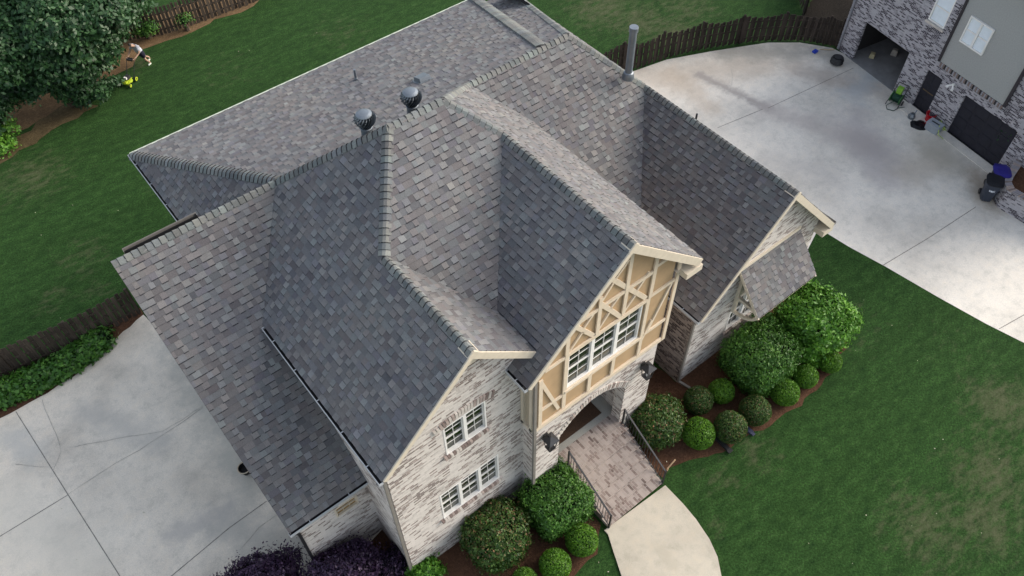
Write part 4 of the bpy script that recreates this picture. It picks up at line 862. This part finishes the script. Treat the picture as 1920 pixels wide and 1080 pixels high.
# open garage interior, its shade put into the wall and floor colours
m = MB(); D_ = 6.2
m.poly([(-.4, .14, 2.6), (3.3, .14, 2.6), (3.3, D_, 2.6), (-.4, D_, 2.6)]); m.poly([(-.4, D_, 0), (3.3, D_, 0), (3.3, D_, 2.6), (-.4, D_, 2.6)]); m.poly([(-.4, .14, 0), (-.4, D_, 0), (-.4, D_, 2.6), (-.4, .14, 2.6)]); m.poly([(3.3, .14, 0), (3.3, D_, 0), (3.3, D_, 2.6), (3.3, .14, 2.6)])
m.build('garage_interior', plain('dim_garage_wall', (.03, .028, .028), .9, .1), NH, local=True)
m = MB(); m.box((1.45, 3.1, .0), (3.7, 6.3, .05)); m.build('garage_floor', plain('dim_garage_concrete', (.20, .20, .20), .8, .2, 1.5), NH, local=True)
def doorp(name, o_, n):
    m = MB(); s0, s1, z0, z1 = o_; m.box(((s0+s1)/2, .12, (z0+z1)/2), (s1-s0, .05, z1-z0-.01))
    for i in range(n):
        z = z0+(z1-z0)*(i+.5)/n; k = 4 if n > 3 else 2
        for j in range(k): x = s0+(s1-s0)*(j+.5)/k; m.box((x, .09, z), ((s1-s0)/k*.8, .02, (z1-z0)/n*.72))
    return m.build(name, DOORB, NH, local=True)
doorp('garage_door', GC, 4); d = doorp('entry_door', DO, 3)
m = MB(); m.box((4.52, .07, 1.05), (.6, .03, .05)); m.build('door_handle', plain('bronze_bar', (.10, .07, .04), .4, .1), d, local=True)
m = MB(); m.box((4.5, -.35, .015), (1.1, .7, .04)); m.build('door_sill', DRV, NH, local=True)
m = MB(); m.box((7.7, -.28, .02), (3.1, .5, .035)); m.build('garage_apron', DRV, NH, local=True)
m = MB(); m.tube([(5.55, -.02, 2.25), (5.55, -.12, 2.25)], .06, 10); 
for s_ in (-1, 1): m.tube([(5.55, -.08, 2.25), (5.55+s_*.13, -.2, 2.15), (5.55+s_*.15, -.27, 2.08)], [.02, .05, .075], 10)
m.build('flood_light', WHITE, NH, local=True)
# curved brick planter
def nl(u, v, z=0): P = at(u, v, Z=z); return (P.x, P.y)
PZ = 1.0
top = [nl(1918, 292, PZ), nl(1896, 322, PZ), nl(1878, 352, PZ), nl(1868, 368, PZ)]
c0 = Vector(nl(1851, 385, 0)); base_pts = [Vector(nl(*p, PZ)) for p in ((1990, 215), (1945, 252), (1915, 285), (1896, 312), (1885, 332), (1882, 344), (1889, 357), (1903, 366), (1925, 378), (1960, 400), (2010, 425), (2080, 440), (2150, 400), (2140, 260))]
PL = empty('brick_planter', (c0.x, c0.y, 0), 'curved whitewashed brick raised planter at the right edge of the photo beside the bins', 'planter'); k = len(base_pts)
cen = sum(base_pts, Vector((0, 0)))/k
inn = [p+(cen-p).normalized()*.32 for p in base_pts]
m = MB(); m.add([(p.x, p.y, 0) for p in base_pts]+[(p.x, p.y, PZ) for p in base_pts], [(i, i+1, k+i+1, k+i) for i in range(k-1)]); m.build('planter_wall', BR_N, PL)
m = MB()
for i in range(k-1):
    p, q = base_pts[i], base_pts[i+1]; pi, qi = inn[i], inn[i+1]; nn = max(1, int((q-p).length/.085))
    for j in range(nn):
        t0 = (j+.16)/nn; t1 = (j+.84)/nn; A = p.lerp(q, t0); B = p.lerp(q, t1); Cc = pi.lerp(qi, t1); Dd = pi.lerp(qi, t0)
        z = PZ+.06; m.add([(A.x, A.y, PZ-.01), (B.x, B.y, PZ-.01), (Cc.x, Cc.y, PZ-.01), (Dd.x, Dd.y, PZ-.01), (A.x, A.y, z), (B.x, B.y, z), (Cc.x, Cc.y, z), (Dd.x, Dd.y, z)], [(4, 5, 6, 7), (0, 1, 5, 4), (2, 3, 7, 6), (1, 2, 6, 5), (3, 0, 4, 7)], random.choice((0, 0, 1, 2)))
m.build('planter_coping', [plain('greyed_brick', (.30, .28, .29), .9, .15), BMIDT, BDARK], PL)
m = MB(); m.poly([(p.x, p.y, PZ-.1) for p in inn]); m.build('planter_soil', MUL, PL)
def clp(n, ctrs, spread_, leaf, m, root, off):
    idx = rng.integers(0, len(ctrs), n); P = np.array(ctrs)[idx]+rng.normal(0, 1, (n, 3))*np.array(spread_); N = rng.normal(0, 1, (n, 3)); N[:, 2] = np.abs(N[:, 2])+.5; N /= np.linalg.norm(N, axis=1)[:, None]
    leaf_mesh('foliage', P-np.array(off), N, leaf, m, root, .4)
pc = nl(1905, 268, PZ); root = empty('planter_shrub', (pc[0], pc[1], 0), 'sparse dark shrub growing from the planter against the neighbouring wall', 'shrub')
cs = [(pc[0]+dx, pc[1]+dy, dz) for dx, dy, dz in ((-.35, .3, 1.5), (.1, .2, 1.9), (.25, -.2, 1.6), (0, .45, 2.2), (.4, .3, 2.5), (-.2, -.1, 1.3), (.5, 0, 2.1))]
clp(1500, cs, (.2, .2, .18), .065, LF_TREE, root, (pc[0], pc[1], 0)); m = MB()
for c in cs: m.tube([(0, 0, 1.0), (c[0]-pc[0], c[1]-pc[1], c[2])], [.025, .01], 6)
m.build('stem', BARK, root, local=True)
# ================================================================ loose things
def bin_(u, v, rz, body, lid, label, open_=False, logo=False):
    P = at(u, v, Z=0) if v is not None else Vector((*u, 0)); root = empty('wheeled_bin', (P.x, P.y, 0), label, 'trash bin', 'wheeled bins beside the brick planter', rz)
    m = MB(); r0, r1 = .26, .34
    ring = lambda rx, ry, z, n=20: [(rx*abs(math.cos(a))**.55*math.copysign(1, math.cos(a)), ry*abs(math.sin(a))**.55*math.copysign(1, math.sin(a)), z) for a in np.linspace(0, 2*math.pi, n, endpoint=False)]
    lv = [(.22, .25, .06), (.27, .31, .55), (.30, .35, .98), (.33, .38, 1.0), (.33, .38, 1.05)]; n = 20
    V = [p for l in lv for p in ring(*l)]
    m.add(V, [(j*n+i, j*n+(i+1) % n, (j+1)*n+(i+1) % n, (j+1)*n+i) for j in range(len(lv)-1) for i in range(n)]+[list(range(n))[::-1]]); m.build('bin_body', body, root, smooth=False, local=True)
    m = MB(); V = ring(.36, .41, 1.055)+ring(.36, .41, 1.085)+ring(.2, .26, 1.14); m.add(V, [(j*n+i, j*n+(i+1) % n, (j+1)*n+(i+1) % n, (j+1)*n+i) for j in range(2) for i in range(n)]+[[2*n+i for i in range(n)], list(range(n))[::-1]]); m.box((0, .42, 1.05), (.5, .05, .05)); m.build('bin_lid', lid, root, local=True)
    for s_ in (-1, 1): m = MB(); m.tube([(s_*.2, .27, .13), (s_*.28, .27, .13)], .13, 14); m.build('wheel', DARKM, root, local=True)
    if logo:
        m = MB(); rr = random.Random(4)
        m.box((0, -.325, .74), (.24, .012, .12), 0, Matrix.Rotation(R(-6), 3, 'X'))
        m.build('bin_label', BINL, root, local=True)
    return root
BINL, t_, p_ = mat('worn_bin_emblem', .6); c_ = ramp(t_, noise(t_, coords(t_), 22, 2, .6), [(.44, (.05, .055, .07)), (.5, (.6, .62, .66))]); t_.links.new(c_, p_.inputs[0])
bin_(1846, 372, R(-58), plain('charcoal_plastic', (.035, .042, .06), .45, .1), plain('black_plastic', (.008, .009, .012), .45, .1), 'black wheeled trash bin with a pale emblem on its front', logo=True)
_q = at(1880, 320, Z=1.1); bin_((_q.x, _q.y), None, R(-50), plain('black_plastic', (.008, .009, .012), .45, .1), plain('blue_plastic', (.022, .018, .17), .45, .1), 'wheeled bin with a dark blue lid, half hidden behind the black bin')
GRN = plain('green_plastic', (.03, .12, .035), .4, .2); LIME = plain('lime_plastic', (.18, .38, .04), .4, .15)
# hose reel cart
P = at(1676, 195, Z=0); root = empty('hose_reel_cart', (P.x, P.y, 0), 'green hose reel cart with tangled dark hose beside the open garage', 'hose reel', None, nrot+.3)
m = MB(); m.tube([(-.25, 0, .35), (-.25, 0, .40), (.25, 0, .40)], .03, 8); m.tube([(-.2, 0, .38), (.2, 0, .38)], .10, 12); m.build('reel_drum', GRN, root, local=True)
for s_ in (-1, 1): m = MB(); m.tube([(s_*.22, 0, .38), (s_*.25, 0, .38)], .27, 18); m.build('reel_flange', GRN, root, local=True)
m = MB()
for i in range(9):
    x = -.17+.042*i; m.tube([(x+.02*math.cos(a*2), .2*math.cos(a), .38+.2*math.sin(a)) for a in np.linspace(0, 2*math.pi, 15)], .02, 5, cap=False)
m.tube([(0, -.2, .3), (-.2, -.4, .05), (-.05, -.6, .03), (.25, -.5, .03), (.3, -.2, .04), (.5, .1, .03)], .018, 6); m.build('hose', plain('dark_green_hose', (.012, .05, .03), .4, .2), root, local=True)
m = MB()
for s_ in (-1, 1): m.tube([(s_*.3, -.3, .02), (s_*.28, 0, .38), (s_*.25, .3, 1.0)], .02, 6)
m.tube([(-.25, .3, 1.0), (.25, .3, 1.0)], .02, 6); m.build('cart_frame', DARKM, root, local=True)
m = MB(); m.box((-.02, .12, .72), (.26, .2, .38)); m.build('water_bottle', LIME, root, local=True)
for s_ in (-1, 1): m = MB(); m.tube([(s_*.3, .15, .12), (s_*.34, .15, .12)], .12, 14); m.build('wheel', DARKM, root, local=True)
# shop vacuum like pot
P = at(1708, 221, Z=0); root = empty('watering_can', (P.x, P.y, 0), 'small grey watering can standing on the concrete in front of the entry door', 'watering can')
m = MB(); m.lathe((0, 0, 0), [(.16, 0), (.17, .12), (.12, .24), (.09, .26)], 16); m.build('can_body', GALV, root, local=True)
m = MB(); m.tube([(.14, 0, .06), (.25, 0, .2), (.32, 0, .3)], [.03, .02, .035], 8); m.build('spout', GALV, root, local=True)
m = MB(); m.tube([(-.14, 0, .08), (-.26, 0, .2), (-.1, 0, .38), (.08, 0, .27)], .014, 6); m.build('handle', DARKM, root, local=True)
P = at(1722, 235, Z=0); root = empty('trash_bag', (P.x, P.y, 0), 'flat black plastic bag lying in front of the red bucket', 'bag')
b = MB(); n = 14; V = [(0, 0, .10)]+[((.36+.06*math.sin(3*a+1))*.6*math.cos(a), (.34+.05*math.cos(4*a))*.6*math.sin(a), .09+.01*math.sin(5*a)) for a in np.linspace(0, 2*math.pi, n, endpoint=False)]+[((.42+.07*math.sin(3*a+1))*math.cos(a), (.38+.06*math.cos(4*a))*math.sin(a), .0) for a in np.linspace(0, 2*math.pi, n, endpoint=False)]
b.add(V, [(0, 1+i, 1+(i+1) % n) for i in range(n)]+[(1+i, 1+n+i, 1+n+(i+1) % n, 1+(i+1) % n) for i in range(n)]); b.build('bag_sheet', plain('black_film', (.006, .006, .008), .35, .2), root, local=True)
RED = plain('red_plastic', (.42, .012, .02), .35, .1)
P = at(1741, 225, Z=0); root = empty('red_bucket', (P.x, P.y, 0), 'red plastic bucket with a folded red lid leaning on the brick pier', 'bucket', None, .4)
m = MB(); m.lathe((0, 0, 0), [(.17, 0), (.22, .36), (.24, .37), (.24, .40), (.21, .39), (.18, .1)], 18); m.build('bucket_body', RED, root, local=True)
m = MB(); m.tube([(.23, 0, .38), (.12, .1, .55), (-.12, .1, .55), (-.23, 0, .38)], .012, 6); m.build('handle', DARKM, root, local=True)
m = MB(); m.box((-.27, -.1, .12), (.05, .42, .3), 0, Matrix.Rotation(.5, 3, 'Y')); m.build('lid', RED, root, local=True)
P = at(1748, 244, Z=0); root = empty('grey_crate', (P.x, P.y, 0), 'grey plastic storage box beside the red bucket', 'box', None, nrot+.15)
m = MB(); m.box((0, 0, .19), (.62, .42, .38), taper=1.05); m.box((0, 0, .40), (.68, .48, .05)); m.build('box_body', plain('grey_plastic', (.28, .31, .34), .5, .08), root, local=True)
m = MB(); m.box((0, 0, .43), (.4, .07, .02)); m.build('lid_handle', DARKM, root, local=True)
P = at(1768, 238, Z=0); m = MB()
for k in range(4): r = .30-.035*k; m.tube([(P.x+r*math.cos(a), P.y+r*math.sin(a), .03+.035*k+.01*math.sin(3*a)+.18*max(0, math.cos(a-2.3))) for a in np.linspace(0, 2*math.pi, 22)], .017, 5, cap=False)
m.tube([(P.x-.3, P.y, .1), (P.x-.65, P.y-.05, .46), (P.x-.9, P.y-.25, .2), (P.x-.75, P.y-.5, .03)], .016, 6)
o = m.build('garden_hose', plain('yellow_green_hose', (.42, .55, .12), .4, .1)); tag(o, 'coiled yellow-green garden hose beside the closed garage door', 'hose')
P = at(1570, 112, Z=.25); root = empty('hose_coil', (P.x, P.y, 0), 'round black hose coil at the foot of the neighbouring downspout', 'hose')
m = MB()
for k in range(6): r = .30-.02*(k % 3); z = .12+.05*k; m.tube([(r*math.cos(a), r*math.sin(a), z) for a in np.linspace(0, 2*math.pi, 20)], .032, 6, cap=False)
m.build('coil', DARKM, root, local=True); m = MB(); m.lathe((0, 0, 0), [(.14, 0), (.14, .4), (.2, .42)], 14); m.build('hose_pot', DARKM, root, local=True)
P = at(1528, 98, Z=0); m = MB(); m.box((P.x, P.y, .05), (.26, .2, .1)); m.box((P.x, P.y, .11), (.14, .1, .03)); tag(m.build('blue_tub', plain('bright_blue_plastic', (.02, .05, .38), .4, .1)), 'small blue plastic tub on the concrete by the right fence', 'tub')
P = at(1552, 95, Z=0); m = MB(); m.tube([(P.x-.25, P.y+.3, .04), (P.x+.1, P.y-.05, .04), (P.x+.28, P.y-.2, .05)], .03, 7); tag(m.build('driftwood_stick', plain('pale_wood', (.42, .34, .24), .9, .2)), 'pale stick lying between the blue tub and the hose coil', 'stick')
# things in the open garage
for (s_, d_, c, nm, lb, ct, szz) in ((.35, 1.0, (.4, .36, .22), 'storage_box', 'pale box on the floor just inside the open garage', 'box', (.3, .25, .22)), (.75, 2.1, (.35, .33, .3), 'storage_bag', 'light grey bag deeper inside the open garage', 'bag', (.28, .3, .3))):
    q = NP+ND*s_+Vector((-ND.y, ND.x, 0))*d_; m = MB(); m.box((q.x, q.y, szz[2]/2+.03), szz, 0, Matrix.Rotation(.4, 3, 'Z'), taper=.85); m.box((q.x, q.y, szz[2]+.035), (szz[0]*.5, szz[1]*.5, .03)); tag(m.build(nm, plain(nm, c, .8, .1)), lb, ct)
# deck stairs and clutter top right
P = at(1545, 12, Z=0); root = empty('deck_stairs', (P.x, P.y, 0), 'dark wooden deck stairs at the top right behind the fence', 'stairs', None, nrot)
m = MB(); m.bar((-1.6, -.6, .2), (.6, -.6, 2.2), .05, .25); m.build('stringer', FENCE, root, local=True); m = MB(); m.bar((-1.6, .5, .2), (.6, .5, 2.2), .05, .25); m.build('stringer', FENCE, root, local=True)
for i in range(8): m = MB(); m.box((-1.45+.27*i, -.05, .3+.25*i), (.3, 1.15, .04), tone=.6); m.build('tread', FENCE, root, local=True)
m = MB(); m.bar((-1.6, -.62, 1.15), (.6, -.62, 3.15), .05, .06, tone=1); m.build('handrail', plain('grey_handrail', (.16, .15, .13), .8, .1), root, local=True)
b_ = on(1520, 40, (0, 0, 0), (0, 0, 1))
sheet('soil_strip', jagged(px([(1500, 30), (1520, 5), (1545, -30), (1640, -60), (1660, 0), (1600, 60), (1572, 88), (1530, 78), (1500, 60)]), .1), .01, soil('dark_soil', (.004, .004, .004), (.012, .010, .009), (.035, .03, .024)))
# drain ends, stake, pot
m = MB(); a = at(1340, 818, Z=.06); c = at(1366, 843, Z=.06); m.bar(a, c, .14, .09); c2 = c+(c-a).normalized()*.12; m.bar(c, c2, .2, .05); tag(m.build('drain_extension', DARKM), 'long black plastic drain extension between two boxwood balls', 'drain pipe', 'black drain ends in the right mulch bed')
m = MB(); a = at(1400, 803, Z=.06); c = at(1410, 812, Z=.06); m.bar(a, c, .16, .09); m.box(tuple(c+Vector((0, 0, .0))), (.12, .2, .05)); tag(m.build('drain_extension', plain('slate_plastic', (.05, .055, .09), .4, .1)), 'short dark drain end at the lawn edge right of the half bronze boxwood', 'drain pipe', 'black drain ends in the right mulch bed')
m = MB(); a = at(1252, 878, Z=.15); c = at(1266, 862, Z=.42); m.bar(a, c, .035, .05); m.bar((a.x, a.y, 0), a, .035, .05, 0, (0, 1, 0)); tag(m.build('wooden_stake', plain('fresh_wood', (.62, .42, .25), .8, .1)), 'pale wooden stake beside the lower end of the step railing', 'stake')
P = at(455, 884, Z=.2); m = MB(); m.lathe((P.x+.1, P.y, 0), [(.12, 0), (.2, .3), (.23, .32), (.23, .36), (.19, .35), (.16, .2)], 20, 0); root = empty('plant_pot', (P.x+.1, P.y, 0), 'dark pot with a pale rim half hidden under the garage roof edge', 'pot'); m.build('pot_body', plain('black_glaze', (.008, .008, .009), .6, .1), root); m = MB(); m.tube([(P.x+.1+.22*math.cos(a), P.y+.22*math.sin(a), .36) for a in np.linspace(0, 2*math.pi, 20)], .022, 6, cap=False); m.build('pot_rim', TAUPE, root)
q = MB(); cs = [at(1046, 826, Z=1.27), at(1136, 776, Z=1.27), at(1112, 752, Z=1.27), at(1040, 790, Z=1.27)]; q.box((9.95, 9.6, 1.262), (1.9, .75, .02)); q.box((9.95, 9.6, 1.272), (1.8, .66, .012)); tag(q.build('door_mat', MATB), 'brown rectangular door mat on the front porch floor', 'door mat')
# small pale litter flecks on the lawns, thin dropped leaves
fl = MB()
for i in range(90):
    u = random.uniform(0, 1920); v_ = random.uniform(0, 1080); P = at(u, v_, Z=0); s_ = random.uniform(.015, .035); a = random.uniform(0, 6.3)
    fl.poly([(P.x+s_*math.cos(a+k*1.57)*(1 if k % 2 else .6), P.y+s_*math.sin(a+k*1.57)*(1 if k % 2 else .6), .03+.01*math.sin(k+a)) for k in range(4)], 0)
tag(fl.build('fallen_leaf_litter', plain('pale_dry_leaf', (.42, .40, .30), .8, .3)), 'tiny pale dry leaves scattered over the lawns and paving', 'leaf litter', None, 'stuff')
# ================================================================ man and mower
def skin(name, joints, edges, m, parent, sub=2):
    me = bpy.data.meshes.new(name); me.from_pydata([j[:3] for j in joints], edges, []); me.materials.append(m); o = bpy.data.objects.new(name, me); col.objects.link(o); o.parent = parent
    sk = o.modifiers.new('skin', 'SKIN'); 
    for v_, j in zip(me.skin_vertices[0].data, joints): v_.radius = (j[3], j[4] if len(j) > 4 else j[3])
    me.skin_vertices[0].data[0].use_root = True
    sb = o.modifiers.new('sub', 'SUBSURF'); sb.levels = sub; sb.render_levels = sub; sk.use_smooth_shade = True; return o
SKIN = plain('skin', (.42, .27, .20), .55, .06); SHIRT = plain('grey_tshirt', (.46, .47, .52), .9, .08); SHORT = plain('black_shorts', (.015, .015, .03), .9, .1); SHOE = plain('pale_shoe', (.62, .66, .55), .7, .08); HAIR = plain('dark_cap', (.06, .055, .05), .8, .2)
MAN = empty('person', (7.0, 39.2, 0), 'man in grey t-shirt and black shorts bending forward to push a lawn mower', 'person')
# local frame: feet behind (+x), walking towards -x / -y
dx, dy = -.86, -.5
def L3(f, s, z): return (dx*f-dy*s*-1*-1, dy*f+dx*s, z)     # f forward, s to his left
def J(f, s, z, r, r2=None): a = L3(f, s, z); return (*a, r, r2 or r)
body = [J(.0, 0, .88, .11, .11), J(.06, 0, 1.06, .10, .11), J(.18, 0, 1.28, .13, .17), J(.27, 0, 1.41, .07), J(.37, 0, 1.49, .095), J(.44, 0, 1.54, .08),
        J(.0, .11, .82, .095), J(.0, .12, .47, .062), J(-.22, .12, .10, .042), J(-.18, .12, .04, .04), J(-.10, .12, .03, .03),
        J(-.03, -.11, .82, .095), J(-.16, -.12, .48, .062), J(-.50, -.12, .20, .042), J(-.48, -.12, .08, .04), J(-.40, -.12, .03, .03),
        J(.20, .2, 1.33, .062), J(.32, .27, 1.07, .045), J(.60, .22, .97, .034), J(.68, .2, .95, .03),
        J(.20, -.2, 1.33, .062), J(.32, -.27, 1.07, .045), J(.60, -.22, .97, .034), J(.68, -.2, .95, .03)]
ed = [(0, 1), (1, 2), (2, 3), (3, 4), (4, 5), (0, 6), (6, 7), (7, 8), (8, 9), (9, 10), (0, 11), (11, 12), (12, 13), (13, 14), (14, 15), (2, 16), (16, 17), (17, 18), (18, 19), (2, 20), (20, 21), (21, 22), (22, 23)]
skin('body', body, ed, SKIN, MAN)
for s_ in (1, -1):
    for k in range(5):
        o_ = (k-2)*.02
        skin('finger', [J(.71, s_*.2+o_, .955, .010), J(.745, s_*.2+o_*1.1, .965, .009), J(.765, s_*.2+o_*1.1, .945, .008), J(.755, s_*.2+o_*1.1, .925, .007)], [(0, 1), (1, 2), (2, 3)], SKIN, MAN, 1)
skin('t_shirt', [J(-.01, 0, .74, .16, .15), J(.01, 0, .88, .17, .165), J(.06, 0, 1.06, .165, .19), J(.17, 0, 1.27, .165, .215), J(.24, 0, 1.38, .11), J(.20, .19, 1.34, .10), J(.27, .25, 1.16, .085), J(.20, -.19, 1.34, .10), J(.27, -.25, 1.16, .085)], [(0, 1), (1, 2), (2, 3), (3, 4), (3, 5), (5, 6), (3, 7), (7, 8)], SHIRT, MAN)
skin('shorts', [J(.0, 0, .88, .175, .16), J(.0, .11, .76, .135), J(.0, .125, .52, .115), J(-.02, -.11, .76, .135), J(-.13, -.125, .53, .115), J(.05, 0, 1.02, .15, .15)], [(0, 1), (1, 2), (0, 3), (3, 4), (0, 5)], SHORT, MAN)
for jj in (([J(-.26, .12, .06, .055), J(-.15, .12, .05, .05), J(-.05, .12, .04, .038)]), ([J(-.52, -.12, .10, .055), J(-.44, -.12, .06, .05), J(-.35, -.12, .04, .038)])): skin('shoe', jj, [(0, 1), (1, 2)], SHOE, MAN, 1)
skin('cap', [J(.35, 0, 1.53, .10), J(.42, 0, 1.60, .085), J(.52, 0, 1.57, .04)], [(0, 1), (1, 2)], HAIR, MAN, 1)
m = MB()
a = L3(.48, 0, 1.50); m.tube([a, L3(.52, 0, 1.48)], [.014, .008], 6); m.build('nose', SKIN, MAN, local=True)
LIMEY = plain('lime_yellow_plastic', (.40, .50, .03), .4, .06)
MW = empty('lawn_mower', (5.78, 38.42, 0), 'lime yellow push mower with black deck parts and a tall handle', 'lawn mower', None, math.atan2(dy, dx)+.1)
m = MB(); m.lathe((0, 0, .1), [(.19, 0), (.215, .03), (.20, .08), (.14, .11), (.1, .11)], 20); m.box((.02, 0, .2), (.56, .16, .06), taper=.8); m.box((.22, 0, .14), (.1, .40, .08)); m.build('deck', LIMEY, MW, local=True)
m = MB(); m.box((-.05, 0, .34), (.26, .22, .16), taper=.75); m.build('motor_cover', DARKM, MW, local=True); m = MB(); m.box((.05, -.02, .37), (.17, .17, .1), taper=.8); m.build('battery_cover', WHITE, MW, local=True)
for fx, r in ((.27, .10), (-.27, .13)):
    for s_ in (-1, 1):
        m = MB(); m.tube([(fx, s_*.24, r), (fx, s_*.29, r)], r, 18); wl = m.build('wheel', DARKM, MW, local=True); m = MB(); m.tube([(fx, s_*.285, r), (fx, s_*.297, r)], r*.78, 16); m.build('rim', LIMEY, wl, local=True); m = MB(); m.tube([(fx, s_*.29, r), (fx, s_*.301, r)], r*.3, 12); m.build('hub', DARKM, wl, local=True)
m = MB()
for s_ in (-1, 1): m.tube([(-.25, s_*.2, .22), (-.72, s_*.22, .92)], .014, 8)
m.tube([(-.72, -.22, .92), (-.76, -.1, .97), (-.76, .1, .97), (-.72, .22, .92)], .018, 8); m.build('handle', DARKM, MW, local=True)
m = MB(); m.box((-.70, 0, .92), (.14, .3, .08)); m.build('switch_box', DARKM, MW, local=True)
